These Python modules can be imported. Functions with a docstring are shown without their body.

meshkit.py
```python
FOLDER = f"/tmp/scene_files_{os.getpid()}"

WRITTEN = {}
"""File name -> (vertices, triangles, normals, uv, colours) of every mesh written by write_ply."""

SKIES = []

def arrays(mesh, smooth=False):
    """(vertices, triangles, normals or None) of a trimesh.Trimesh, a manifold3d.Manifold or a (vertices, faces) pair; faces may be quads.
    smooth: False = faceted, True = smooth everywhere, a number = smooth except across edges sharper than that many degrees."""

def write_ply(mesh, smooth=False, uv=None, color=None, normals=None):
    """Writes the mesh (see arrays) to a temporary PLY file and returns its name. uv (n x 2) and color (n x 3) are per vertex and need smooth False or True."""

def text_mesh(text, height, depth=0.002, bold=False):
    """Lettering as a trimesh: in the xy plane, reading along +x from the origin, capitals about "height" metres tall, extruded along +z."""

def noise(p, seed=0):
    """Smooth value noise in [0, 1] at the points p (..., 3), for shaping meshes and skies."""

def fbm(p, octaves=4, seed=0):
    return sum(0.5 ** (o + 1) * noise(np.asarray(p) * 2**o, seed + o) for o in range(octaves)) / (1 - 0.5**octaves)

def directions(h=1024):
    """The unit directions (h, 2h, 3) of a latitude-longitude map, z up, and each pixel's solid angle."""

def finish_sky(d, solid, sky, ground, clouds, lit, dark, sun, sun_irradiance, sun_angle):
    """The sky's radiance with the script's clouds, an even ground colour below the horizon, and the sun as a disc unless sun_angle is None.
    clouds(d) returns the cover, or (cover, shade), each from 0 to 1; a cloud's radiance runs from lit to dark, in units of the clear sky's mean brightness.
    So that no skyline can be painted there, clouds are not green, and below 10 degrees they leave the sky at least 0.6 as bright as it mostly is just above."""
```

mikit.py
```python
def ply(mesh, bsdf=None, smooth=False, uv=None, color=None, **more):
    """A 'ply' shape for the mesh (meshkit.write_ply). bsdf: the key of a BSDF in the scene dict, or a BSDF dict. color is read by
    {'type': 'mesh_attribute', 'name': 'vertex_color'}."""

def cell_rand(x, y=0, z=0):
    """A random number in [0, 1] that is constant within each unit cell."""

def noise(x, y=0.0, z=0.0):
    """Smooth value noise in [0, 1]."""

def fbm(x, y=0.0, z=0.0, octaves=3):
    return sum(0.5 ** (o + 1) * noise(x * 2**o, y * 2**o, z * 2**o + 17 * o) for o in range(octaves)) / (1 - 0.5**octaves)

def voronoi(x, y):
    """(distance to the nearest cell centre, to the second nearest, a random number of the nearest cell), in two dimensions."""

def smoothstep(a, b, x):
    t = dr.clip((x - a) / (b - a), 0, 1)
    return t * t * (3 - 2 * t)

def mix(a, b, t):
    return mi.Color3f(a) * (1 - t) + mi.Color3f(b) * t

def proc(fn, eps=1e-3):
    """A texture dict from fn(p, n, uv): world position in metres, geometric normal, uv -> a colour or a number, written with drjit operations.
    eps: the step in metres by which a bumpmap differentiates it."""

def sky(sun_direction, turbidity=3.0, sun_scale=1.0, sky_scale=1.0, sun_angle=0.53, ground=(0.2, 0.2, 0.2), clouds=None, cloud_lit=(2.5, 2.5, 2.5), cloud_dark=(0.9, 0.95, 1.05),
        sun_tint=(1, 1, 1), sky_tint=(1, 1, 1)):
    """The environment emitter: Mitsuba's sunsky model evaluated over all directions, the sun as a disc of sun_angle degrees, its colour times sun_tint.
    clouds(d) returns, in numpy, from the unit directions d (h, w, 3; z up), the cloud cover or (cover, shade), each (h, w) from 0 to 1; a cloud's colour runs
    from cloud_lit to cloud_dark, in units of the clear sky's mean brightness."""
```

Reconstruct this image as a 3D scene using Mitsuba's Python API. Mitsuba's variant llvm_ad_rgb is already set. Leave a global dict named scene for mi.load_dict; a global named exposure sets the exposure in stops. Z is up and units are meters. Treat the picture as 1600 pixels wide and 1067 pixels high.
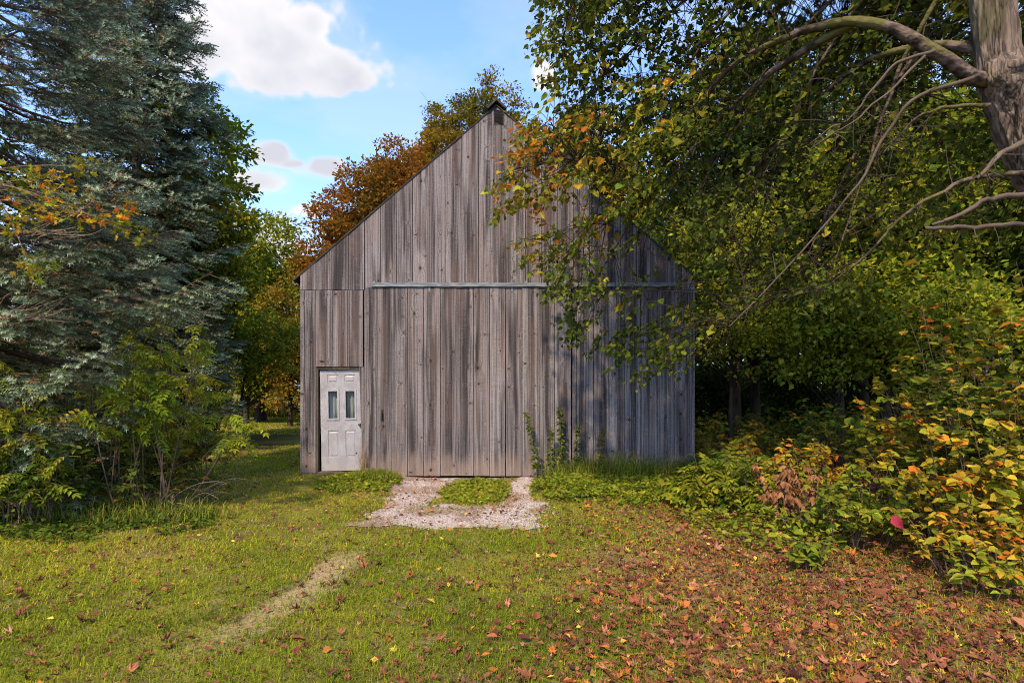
import math, numpy as np, trimesh, mitsuba as mi, drjit as dr, mikit
from mikit import proc, ply, noise, fbm, cell_rand, smoothstep, mix, voronoi
import meshkit
from shapely.geometry import Polygon, box as sbox
from shapely import affinity
T = mi.ScalarTransform4f
scene, labels = {}, {}

# ------------------------------------------------------------------ camera, sky, exposure
EYE = 1.65            # eye height
FOC = 850.0           # focal length in pixels of a 1600 px wide frame
HOR = 610.0           # picture row of the horizon (shift lens, verticals upright)
scene['camera'] = {'type': 'perspective', 'fov_axis': 'x', 'fov': 2 * math.degrees(math.atan(800 / FOC)),
                   'to_world': T().look_at(origin=[0, 0, EYE], target=[0, 10, EYE], up=[0, 0, 1]),
                   'principal_point_offset_x': 0.0, 'principal_point_offset_y': (533.5 - HOR) / 1067.0,
                   'near_clip': 0.05, 'far_clip': 3000.0}
SUN = (-0.27, -0.66, 0.74)
exposure = 3.75


def clouds(d):
    x, y, z = d[..., 0], d[..., 1], d[..., 2]
    # a slice through the cloud layer: flat-bottomed cumulus, from noise
    zz = np.maximum(z, 0.02)
    q = d * 4.0
    n1 = meshkit.fbm(q * np.array([1, 1, 1.6]) + 3.1, 6, seed=5)
    n2 = meshkit.fbm(d * 13.0 + 1.7, 5, seed=11)
    n3 = meshkit.fbm(d * 40.0 + 7.7, 3, seed=23)
    cover = np.clip((n1 - 0.60) * 9 + (n2 - 0.5) * 1.6, 0, 1) * np.clip((z - 0.02) * 12, 0, 1)
    yy = np.where(y > 0.15, y, 1e9)
    u, v = x / yy, z / yy
    lump = np.zeros_like(x)
    shade = np.zeros_like(x)
    front = np.clip((y - 0.2) * 8, 0, 1)
    clear = front * np.clip((0.95 - np.abs(u + 0.15)) * 4, 0, 1) * np.clip((z - 0.0) * 9, 0, 1) * np.clip((0.95 - v) * 6, 0, 1)
    cover = cover * (1 - clear)
    for cu, cv, ru, rv in ((-.42, .635, .135, .105), (-.335, .575, .10, .060), (-.45, .57, .13, .060), (-.38, .67, .09, .06), (-.48, .70, .12, .10), (-.56, .62, .1, .1),
                           (-.440, .432, .045, .026), (-.345, .408, .052, .024), (-.40, .415, .03, .010), (-.47, .38, .05, .025), (-.37, .33, .03, .012), (-.50, .26, .12, .05), (-.42, .20, .07, .03),
                           (.06, .57, .03, .03), (-.3, .74, .1, .02)):
        e = ((u - cu) / ru) ** 2 + ((v - cv) / (rv * np.where(v < cv, 0.8, 1.1))) ** 2
        lump = np.maximum(lump, np.exp(-e * 0.95))
    body = lump + (n2 - 0.5) * 1.0 + (n3 - 0.5) * 0.62
    c2 = np.clip((body - 0.36) * 4.0, 0, 1) * front
    c2 = np.maximum(c2, np.clip((lump + (n2 - .5) * 1.3 - .2) * 1.0, 0, .22) * front)
    wisps = np.clip((meshkit.fbm(d * np.array([5, 5, 9.0]) + 9, 5, seed=31) - 0.5) * 1.2 + .03, 0.0, 0.18)
    cover = np.maximum(np.maximum(cover, c2), wisps * (z > 0.03))
    soft = meshkit.fbm(d * 7.0 + 4.2, 3, seed=41)
    shade = np.clip((body - 0.62) * .9 + (soft - 0.47) * 2.4, 0, 0.85) * c2 + np.clip((n1 - .64) * 3, 0, .6) * (1 - c2)
    return cover, shade


scene['sky'] = mikit.sky(SUN, turbidity=2.6, sun_scale=0.29, sky_scale=1.0, sun_angle=1.6, ground=(0.12, 0.12, 0.06), clouds=clouds,
                         cloud_lit=(.98, .96, .985), cloud_dark=(.64, .66, .76), sun_tint=(1.0, 0.94, 0.86), sky_tint=(.93, .89, 1.0))

# ------------------------------------------------------------------ helpers
UP = np.array([0, 0, 1.0])


def at(px, py, Y):
    """World point at depth Y on the facade-parallel grid of the 1600 px survey."""
    return np.array([(px - 800) / FOC * Y, Y, EYE + (HOR - py) / FOC * Y])


def gnoise(x, y, s, seed=0):
    return meshkit.fbm(np.stack([np.asarray(x, float) * s, np.asarray(y, float) * s, np.zeros_like(np.asarray(x, float)) + .5], -1), 4, seed)


def ground_z(x, y):
    x, y = np.asarray(x, float), np.asarray(y, float)
    dip = np.exp(-((x + 0.9) / 1.5) ** 4) * np.exp(-((y - 10.0) / 2.6) ** 4) * 0.09
    rise = np.clip((x - 2.5) / 3, 0, 1) * np.clip((9 - y) / 4, 0, 1) * 0.12
    far = np.clip((y - 16) / 30, 0, 1) * 0.10
    return (gnoise(x, y, 0.45, 3) - 0.5) * 0.12 - dip + rise + far


def tpl(verts, faces):
    return np.array(verts, float), np.array(faces, int)


def norm(v):
    return v / np.maximum(np.linalg.norm(v, axis=-1, keepdims=True), 1e-9)


def frames(axis, nrm):
    y = norm(axis)
    z = nrm - (nrm * y).sum(-1, keepdims=True) * y
    z = norm(z)
    x = np.cross(y, z)
    return x, y, z


# leaf templates: unit length along +y, midrib folded a little
def heart():
    v = [(0, 0, 0), (0, .5, -.03), (0, 1.0, -.16), (-.30, -.06, .05), (-.44, .28, .07), (-.30, .64, .02), (.30, -.06, .05), (.44, .28, .07), (.30, .64, .02)]
    f = [(0, 1, 4), (0, 4, 3), (1, 5, 4), (1, 2, 5), (0, 7, 1), (0, 6, 7), (1, 7, 8), (1, 8, 2)]
    return tpl(v, f)


def heart6():
    v = [(0, 0, 0), (0, 1.0, -.16), (-.42, .12, .06), (-.36, .58, .03), (.42, .12, .06), (.36, .58, .03)]
    return tpl(v, [(0, 1, 3), (0, 3, 2), (0, 5, 1), (0, 4, 5)])


def oval(w=.26):
    v = [(0, 0, 0), (0, 1, -.12), (-w, .33, .06), (-w * .8, .68, .03), (w, .33, .06), (w * .8, .68, .03), (0, .5, -.01)]
    f = [(0, 6, 2), (2, 6, 3), (3, 6, 1), (0, 4, 6), (4, 5, 6), (5, 1, 6)]
    return tpl(v, f)


def rhomb(w=.34):
    v = [(0, 0, 0), (-w, .45, .07), (0, 1, -.1), (w, .45, .07)]
    return tpl(v, [(0, 2, 1), (0, 3, 2)])


def maple():
    ang = np.radians([-60, -20, 10, 42, 64, 90, 116, 138, 170, 200, 240])
    rad = np.array([.12, .42, .28, .58, .34, .66, .34, .58, .28, .42, .12])
    v = [(0, .35, .02)] + [(r * math.cos(a), .35 + r * math.sin(a), .10 * math.sin(3 * i) + .12 * r) for i, (a, r) in enumerate(zip(ang, rad))] + [(0.0, -.02, .0)]
    n = len(ang)
    f = [(0, i, i + 1) for i in range(1, n)] + [(0, n, n + 1), (0, n + 1, 1)]
    return tpl(v, f)


def merge(parts):
    vs, fs, k = [], [], 0
    for v, f in parts:
        vs.append(v); fs.append(f + k); k += len(v)
    return np.vstack(vs), np.vstack(fs)


def pinnate(n=4, w=.13):
    parts = []
    lv, lf = tpl([(0, 0, 0), (-.22, .3, .05), (-.20, .62, .03), (0, 1, -.1), (.20, .62, .03), (.22, .3, .05)], [(0, 2, 1), (0, 3, 2), (0, 4, 3), (0, 5, 4)])
    def leaflet(base, ang, size, droop):
        c, s = math.cos(ang), math.sin(ang)
        R = np.array([[c, s, 0], [-s, c, 0], [0, 0, 1.0]])
        v = (lv * size) @ R
        v[:, 2] -= droop * np.linalg.norm(v[:, :2], axis=1) ** 1.3
        return v + base, lf
    for i in range(n):
        t = .2 + .62 * i / max(n - 1, 1)
        b = np.array([0, t, -.28 * t * t])
        for s in (-1, 1):
            parts.append(leaflet(b, s * math.radians(62 - 10 * t), .34 * (1 - .25 * abs(t - .5)), .25))
    parts.append(leaflet(np.array([0, .84, -.2]), 0, .34, .3))
    r = np.array([(-.008, 0, 0), (.008, 0, 0), (.004, .45, -.06), (-.004, .45, -.06), (0, .86, -.21)])
    parts.append((r, np.array([(0, 1, 2), (0, 2, 3), (3, 2, 4)])))
    return merge(parts)


HEART, OVAL, RHOMB, MAPLE, ASH = heart(), oval(), rhomb(), maple(), pinnate()
ROUND = tpl([(0, 0, 0), (-.42, .22, .06), (-.40, .62, .05), (0, 1, -.12), (.40, .62, .05), (.42, .22, .06), (0, .5, -.02)],
            [(0, 6, 1), (1, 6, 2), (2, 6, 3), (0, 5, 6), (5, 4, 6), (4, 3, 6)])


def shoot(n=12, seed=1, wd=.072):
    """One spruce shoot: needles standing forward round a short stem."""
    r = np.random.default_rng(seed)
    vs, fs = [], []
    for i in range(n):
        t = .05 + .95 * (i + .5) / n
        a = i * 2.399 + r.uniform(-.3, .3)
        o = np.array([math.cos(a), .0, math.sin(a)])
        tip = np.array([0, t, 0]) + o * .23 + np.array([0, .18, .03])
        sd = np.cross(o, [0, 1, 0]) * wd
        b = np.array([0, t, 0])
        k = len(vs)
        vs += [b - sd, b + sd, tip]
        fs.append((k, k + 1, k + 2))
    return np.array(vs), np.array(fs)


SHOOTS = [shoot(10, s, .085) for s in (1, 2)]
FINE_SHOOTS = [shoot(16, s, .050) for s in (3, 4)]


def batch(P, axis, nrm, size, tm, width=1.0, vary=True):
    x, y, z = frames(axis, nrm)
    tv, tf = tm
    s = np.asarray(size).reshape(-1, 1, 1)
    rb = np.random.default_rng(len(P))
    wd = width * rb.uniform(.72, 1.12, (len(P), 1, 1)); fo = rb.uniform(.1, 2.6, (len(P), 1, 1)); tw = rb.normal(0, .22, (len(P), 1, 1))
    if not vary:
        wd, fo, tw = 1.0, 1.0, 0.0
    tx, ty, tz = tv[None, :, 0:1], tv[None, :, 1:2], tv[None, :, 2:3]
    V = P[:, None, :] + s * (tx * wd * x[:, None] + ty * y[:, None] + (tz * fo + tx * ty * tw * 2) * z[:, None])
    F = tf[None] + (np.arange(len(P)) * len(tv))[:, None, None]
    return V.reshape(-1, 3), F.reshape(-1, 3)


def colours(n, palette, rng, jit=.18, n_vert=1, var=None):
    """Each leaf gets one of the palette's colours; var (0..1 per leaf) steers along the palette."""
    pal = np.array([p[:3] for p in palette]); w = np.array([p[3] if len(p) > 3 else 1 for p in palette], float)
    cum = np.cumsum(w) / w.sum()
    u = rng.random(n) if var is None else np.clip(.55 * rng.random(n) + .9 * (var - .27), 0, .999)
    k = np.searchsorted(cum, u).clip(0, len(pal) - 1)
    c = pal[k] * np.exp(rng.normal(0, jit, (n, 1))) * np.exp(rng.normal(0, jit * .35, (n, 3)))
    return np.clip(c, .004, .8)


def mottle(col, k):
    """Per-vertex colours of leaves with k corners: each leaf is a little uneven, paler at its midrib."""
    rb = np.random.default_rng(len(col) + k)
    return np.clip(col[:, None, :] * rb.uniform(.72, 1.25, (len(col), k, 1)) * (1 + .12 * (np.arange(k) < 2))[None, :, None], .003, .85).reshape(-1, 3)


def tube(P, R, sides=6):
    P = np.asarray(P, float); R = np.asarray(R, float)
    d = norm(np.gradient(P, axis=0))
    ref = np.array([0.31, 0.17, 0.93]) if abs(d[0, 2]) < .8 else np.array([1.0, .2, 0])
    a = norm(np.cross(d, ref)); b = np.cross(d, a)
    th = np.arange(sides) * 2 * np.pi / sides
    V = (P[:, None] + R[:, None, None] * (np.cos(th)[None, :, None] * a[:, None] + np.sin(th)[None, :, None] * b[:, None])).reshape(-1, 3)
    n = len(P); i, j = np.meshgrid(np.arange(n - 1), np.arange(sides), indexing='ij')
    p = i * sides + j; q = i * sides + (j + 1) % sides
    F = np.concatenate([np.stack([p, q, q + sides], -1).reshape(-1, 3), np.stack([p, q + sides, p + sides], -1).reshape(-1, 3)])
    return V, F


def tubes(A, B, C, r0, r1, sides=3, seg=4):
    """Many curved twigs A -> C bending by way of B (quadratic), radii r0 to r1, in one go."""
    n = len(A); t = np.linspace(0, 1, seg)[None, :, None]
    P = (1 - t) ** 2 * A[:, None] + 2 * t * (1 - t) * B[:, None] + t * t * C[:, None]
    R = np.asarray(r0).reshape(-1, 1) * (1 - t[..., 0]) + np.asarray(r1).reshape(-1, 1) * t[..., 0]
    R = np.broadcast_to(R, (n, seg))
    d = norm(np.gradient(P, axis=1))
    a = norm(np.cross(d, np.array([.31, .87, .38]))); b = np.cross(d, a)
    th = np.arange(sides) * 2 * np.pi / sides
    V = P[:, :, None] + R[:, :, None, None] * (np.cos(th)[:, None] * a[:, :, None] + np.sin(th)[:, None] * b[:, :, None])
    i, j = np.meshgrid(np.arange(seg - 1), np.arange(sides), indexing='ij')
    p = (i * sides + j).ravel(); q = (i * sides + (j + 1) % sides).ravel()
    f = np.concatenate([np.stack([p, q, q + sides], -1), np.stack([p, q + sides, p + sides], -1)])
    F = f[None] + (np.arange(n) * seg * sides)[:, None, None]
    return V.reshape(-1, 3), F.reshape(-1, 3)


def curve(pts, n=24):
    """Smooth polyline (Catmull-Rom) through the points."""
    p = np.asarray(pts, float)
    p = np.vstack([2 * p[0] - p[1], p, 2 * p[-1] - p[-2]])
    out = []
    m = len(p) - 3
    for s in np.linspace(0, m - 1e-6, n):
        i = int(s); t = s - i
        a, b, c, d = p[i:i + 4]
        out.append(.5 * ((2 * b) + (c - a) * t + (2 * a - 5 * b + 4 * c - d) * t * t + (3 * b - a - 3 * c + d) * t ** 3))
    return np.array(out)


TRI = [0]


def put(key, vf, bsdf, smooth=False, color=None, uv=None, kind=None):
    assert key not in scene, key
    TRI[0] += len(vf[1])
    scene[key] = ply((np.asarray(vf[0]), np.asarray(vf[1])), bsdf, smooth=smooth, color=color, uv=uv)
    if kind:
        labels.setdefault(key, {})['kind'] = kind
    return key


def free(key):
    """The key itself, or with the next three-digit number when it is taken."""
    used = lambda k: k in scene or k in labels
    if not used(key):
        return key
    i = 1
    while used(f'{key}_{i:03d}'):
        i += 1
    return f'{key}_{i:03d}'


def tag(key, label, category, group=None):
    labels[key] = {**labels.get(key, {}), 'label': label, 'category': category, **({'group': group} if group else {})}


def thing(name, label, category, group=None):
    key = free(name)
    tag(key, label, category, group)
    return key


def struct(key, label=None):
    labels[key] = {'kind': 'structure', **({'label': label} if label else {})}


VARIANT = {}


def leaf_entry(key, tm_name, tm, col, bsdf, M):
    """One single leaf: shares its ply with all leaves of the same shape and (rounded) colour."""
    q = tuple(np.round(np.log(np.maximum(col, .004)) * 4).astype(int))
    k = (tm_name, q, bsdf)
    if k not in VARIANT:
        c = np.exp(np.array(q) / 4.0)
        VARIANT[k] = ply(tm, bsdf, color=mottle(c[None], len(tm[0])))
    TRI[0] += len(tm[1])
    scene[key] = {**VARIANT[k], 'to_world': T(M)}


def foliage(holder, name, P, axis, nrm, size, col, tm, tm_name, bsdf, single=0, mass='foliage', rng=None):
    """Leaves: the ones that show largest become parts of their own, all others one part."""
    P, axis, nrm = np.asarray(P), np.asarray(axis), np.asarray(nrm)
    size = np.broadcast_to(size, (len(P),)).astype(float)
    pick = np.zeros(len(P), bool)
    if single:
        d = P - np.array([0, 0, EYE])
        u = np.abs(d[:, 0] / np.maximum(d[:, 1], .1)) < 790 / FOC
        v = d[:, 2] / np.maximum(d[:, 1], .1)
        inside = u & (d[:, 1] > .5) & (v < 600 / FOC) & (v > -445 / FOC)
        score = np.where(inside, size / np.linalg.norm(d, axis=1), -1)
        best = np.argsort(-score)[:single]
        pick[best[score[best] > 0]] = True
    x, y, z = frames(axis, nrm)
    for n, i in enumerate(np.nonzero(pick)[0]):
        M = np.eye(4)
        M[:3, 0], M[:3, 1], M[:3, 2], M[:3, 3] = x[i] * size[i], y[i] * size[i], z[i] * size[i], P[i]
        leaf_entry(f'{holder}__{name}' + (f'_{n:03d}' if n else ''), tm_name, tm, col[i], bsdf, M)
    rest = ~pick
    if rest.any():
        V, F = batch(P[rest], axis[rest], nrm[rest], size[rest], tm)
        put(f'{holder}__{mass}', (V, F), bsdf, color=mottle(col[rest], len(tm[0])), kind='stuff')


# ------------------------------------------------------------------ materials
def vcol():
    return {'type': 'mesh_attribute', 'name': 'vertex_color'}


scene['mat_leaf'] = {'type': 'principledthin', 'base_color': vcol(), 'roughness': .55, 'spec_trans': 0.0, 'diff_trans': 0.75, 'eta': 1.33}
scene['mat_dry_leaf'] = {'type': 'twosided', 'bsdf': {'type': 'principled', 'base_color': vcol(), 'roughness': .75, 'specular': .25}}
scene['mat_needle'] = {'type': 'twosided', 'bsdf': {'type': 'principled', 'base_color': vcol(), 'roughness': .6, 'specular': .3}}
scene['mat_grass'] = {'type': 'principledthin', 'base_color': vcol(), 'roughness': .8, 'spec_trans': 0.0, 'diff_trans': 0.6, 'eta': 1.2}
scene['mat_twig'] = {'type': 'twosided', 'bsdf': {'type': 'diffuse', 'reflectance': vcol()}}


def bark_fn(p, n, uv):
    a = fbm(p.x * 9, p.y * 9, p.z * 1.6)
    b = fbm(p.x * 38, p.y * 38, p.z * 5)
    c_f = dr.abs(fbm(p.x * 26 + 3, p.y * 26, p.z * 1.5) - .5)
    moss = smoothstep(.56, .70, fbm(p.x * 2.6 + 9, p.y * 2.6, p.z * 1.5))
    c = mix((.045, .033, .025), (.25, .19, .145), smoothstep(.28, .72, a * .5 + b * .5))
    c = mix(c, (.022, .017, .014), smoothstep(.06, .0, c_f) * .55)
    return mix(c, (.11, .115, .035), moss * .3)


def bark_h(p, n, uv):
    ridge = dr.abs(fbm(p.x * 26 + 3, p.y * 26, p.z * 1.5) - .5) * 2
    return (dr.sqrt(ridge) * .8 + fbm(p.x * 45, p.y * 45, p.z * 9) * .4)


scene['mat_bark'] = {'type': 'twosided', 'bsdf': {'type': 'bumpmap', 'scale': .035, 'arbitrary': proc(bark_h, 2e-3),
                     'bsdf': {'type': 'principled', 'base_color': proc(bark_fn), 'roughness': .9, 'specular': .15}}}


def limb_fn(p, n, uv):
    c = mix((.040, .030, .024), (.17, .125, .10), smoothstep(.3, .7, fbm(p.x * 14, p.y * 14, p.z * 14)))
    return mix(c, (.12, .115, .03), .7 * smoothstep(.5, .66, fbm(p.x * 3.1 + 4, p.y * 3.1, p.z * 3.1)))


scene['mat_limb'] = {'type': 'twosided', 'bsdf': {'type': 'bumpmap', 'scale': .02, 'arbitrary': proc(lambda p, n, uv: fbm(p.x * 30, p.y * 30, p.z * 30), 2e-3), 'bsdf': {'type': 'diffuse', 'reflectance': proc(limb_fn)}}}


def dark_bark_fn(p, n, uv):
    return mix((.028, .022, .018), (.105, .08, .062), fbm(p.x * 16, p.y * 16, p.z * 3))


scene['mat_dark_bark'] = {'type': 'twosided', 'bsdf': {'type': 'diffuse', 'reflectance': proc(dark_bark_fn)}}


def wood_parts(uv):
    idn = dr.floor(uv.x)
    u = uv.x - idn
    z = uv.y
    h = cell_rand(idn, 3, 1)
    wob = (noise(z * .9, idn * 7.3, 2) - .5) * .25
    # knots: one per 0.42 m cell of the board's length, some cells empty; some have a long leaning spike
    cz = dr.floor(z / .36 + h * 5)
    kz = (cz - h * 5 + .2 + .6 * cell_rand(idn, cz, 5)) * .36
    ku = .12 + .76 * cell_rand(idn, cz, 6)
    rad = .012 + .020 * dr.square(cell_rand(idn, cz, 7))
    on = dr.select(cell_rand(idn, cz, 8) > .46, mi.Float(1), mi.Float(0))
    slant = (cell_rand(idn, cz, 9) - .5) * 2.2
    spike = dr.select(cell_rand(idn, cz, 10) > .82, mi.Float(.5), mi.Float(1))
    dx0, dz = (u - ku) * .31, (z - kz)
    dz = (dz - dx0 * slant * (1 - spike)) * .8 / (.4 + .6 * spike)
    dx = dx0 * spike
    kd = dr.sqrt(dx * dx + dz * dz)
    swirl = on * dr.exp(-dr.square(kd / (rad * 2.6)))
    knot = on * smoothstep(rad * 1.15, rad * .6, kd)
    g = u + wob * .35 + swirl * .22 * dr.select(dx > 0, mi.Float(1), mi.Float(-1))
    grain = fbm(g * 22 + idn * 3.7, z * .8, idn, 4)
    fine = noise(g * 95 + idn * 11, z * 2.2, idn)
    saw = noise(z * 75 + noise(u * 3, z * 2, idn) * 3, u * 1.5, idn)
    return idn, u, z, h, wob, knot, swirl, grain, fine, saw


def wood_fn(p, n, uv):
    idn, u, z, h, wob, knot, swirl, grain, fine, saw = wood_parts(uv)
    pale, mid, dark = (.230, .210, .214), (.103, .092, .094), (.020, .016, .018)
    c = mix(mid, pale, smoothstep(.30, .70, (grain - .5) * 1.15 + .5 + .34 * (fine - .3) + .20 * (saw - .5) + (h - .5) * .22))
    # weather stain that runs down the middle of each board, lighter edges
    tone = .82 + .34 * cell_rand(idn, 2, 12)
    c = c * tone
    core = smoothstep(.48, .12, dr.abs(u - .5 + wob + (cell_rand(idn, 9, 4) - .5) * .3))
    run = fbm(u * 2.5 + idn * 5.1, z * .55 + h * 9, idn, 3)
    stain = core * smoothstep(.34, .60, run) + .45 * smoothstep(.60, .78, fbm(u * 3 + idn * 9, z * 1.3, 4.0))
    streak = smoothstep(.50, .78, fbm(g_of(u, wob) * 11 + idn * 5, z * .45, idn + 40, 3))
    fine2 = noise(g_of(u, wob) * 48 + idn * 17, z * .9, idn + 5)
    c = mix(c, dark, dr.clip((stain * 1.0 + streak * .85) * (.30 + .95 * fine2) * (.7 + .5 * saw), 0, .88))
    c = mix(c, (.18, .12, .105), .28 * smoothstep(.55, .75, noise(u * 2 + idn * 3, z * .8, 77)))
    # splash zone: the bottom of the boards is washed pale and muddy
    low = smoothstep(.50, .02, z + (noise(u * 4 + idn, z * 3, 5) - .5) * .3)
    c = mix(c, (.27, .20, .16), low * .60)
    c = mix(c, (.27, .24, .237), .40 * smoothstep(.075, .02, dr.minimum(u, 1 - u)))
    c = mix(c, (.10, .07, .055), swirl * .40 * (.5 + .5 * fine))
    return mix(c, (.022, .015, .013), knot * .9)


def g_of(u, wob):
    return u + wob * .35


def wood_h(p, n, uv):
    idn, u, z, h, wob, knot, swirl, grain, fine, saw = wood_parts(uv)
    return grain * .6 + fine * .35 + saw * .30 - knot * 1.2 + swirl * .3


scene['mat_barnwood'] = {'type': 'bumpmap', 'scale': .0045, 'arbitrary': proc(wood_h, 1.5e-3),
                         'bsdf': {'type': 'principled', 'base_color': proc(wood_fn), 'roughness': .82, 'specular': .22}}


def ground_fn(p, n, uv):
    x, y = p.x, p.y
    a = fbm(x * .8, y * .8, 1.0, 4)
    b = fbm(x * 7, y * 7, 2.0, 3)
    c = mix((.11, .125, .018), (.20, .18, .036), smoothstep(.35, .65, a))
    c = mix(c, (.185, .14, .072), smoothstep(.52, .72, b) * .65)
    c = mix(c, (.085, .052, .030), smoothstep(.60, .75, fbm(x * 3 + 5, y * 3, 9.0)) * .6)
    # trodden wheel track
    cx = -1.62 - .40 * smoothstep(5.4, 3.2, y) + (noise(y * 1.3, 3.0, 1.0) - .5) * .16
    w = smoothstep(.26, .10, dr.abs(x - cx) + (b - .5) * .22) * smoothstep(5.9, 5.2, y) * smoothstep(2.6, 4.6, y + (a - .5) * 2)
    c = mix(c, (.38, .275, .155), w * .75)
    # litter on the right under the trees
    r = smoothstep(.2, 2.6, x + (a - .5) * 2.5 - .25 * (y - 6)) * smoothstep(13, 9, y)
    c = mix(c, mix((.115, .058, .034), (.24, .135, .085), smoothstep(.4, .65, b)), r * .45)
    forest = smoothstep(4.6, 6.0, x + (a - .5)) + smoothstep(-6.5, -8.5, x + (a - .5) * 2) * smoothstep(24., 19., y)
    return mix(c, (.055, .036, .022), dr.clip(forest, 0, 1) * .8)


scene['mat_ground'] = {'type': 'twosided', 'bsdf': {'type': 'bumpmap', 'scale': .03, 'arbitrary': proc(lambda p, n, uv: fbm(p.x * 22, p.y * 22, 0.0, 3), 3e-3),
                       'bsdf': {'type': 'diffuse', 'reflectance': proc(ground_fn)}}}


def gravel_fn(p, n, uv):
    a, b, k = voronoi(p.x * 42, p.y * 42)
    big = fbm(p.x * 1.7, p.y * 1.7, 4.0, 4)
    c = mix((.33, .27, .24), (.53, .475, .45), k)
    c = mix(c, (.17, .12, .09), smoothstep(.25, .04, b - a) * .55)
    return mix(c, (.22, .15, .105), smoothstep(.42, .60, big) * .85)


scene['mat_gravel'] = {'type': 'twosided', 'bsdf': {'type': 'bumpmap', 'scale': .012, 'arbitrary': proc(lambda p, n, uv: voronoi(p.x * 42, p.y * 42)[0] * -1.0, 2e-3),
                       'bsdf': {'type': 'diffuse', 'reflectance': proc(gravel_fn)}}}
scene['mat_stone'] = {'type': 'twosided', 'bsdf': {'type': 'diffuse', 'reflectance': vcol()}}


def paint_fn(p, n, uv):
    d = fbm(p.x * 5, p.z * 4, 1.0, 4)
    c = mix((.345, .342, .375), (.29, .285, .305), smoothstep(.45, .7, d))
    low = smoothstep(.42, .02, p.z + (d - .5) * .5)
    c = mix(c, (.33, .30, .26), low * .5)
    return mix(c, (.20, .20, .17), smoothstep(.66, .80, fbm(p.x * 9 + 3, p.z * 9, 6.0)) * .4)


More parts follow.
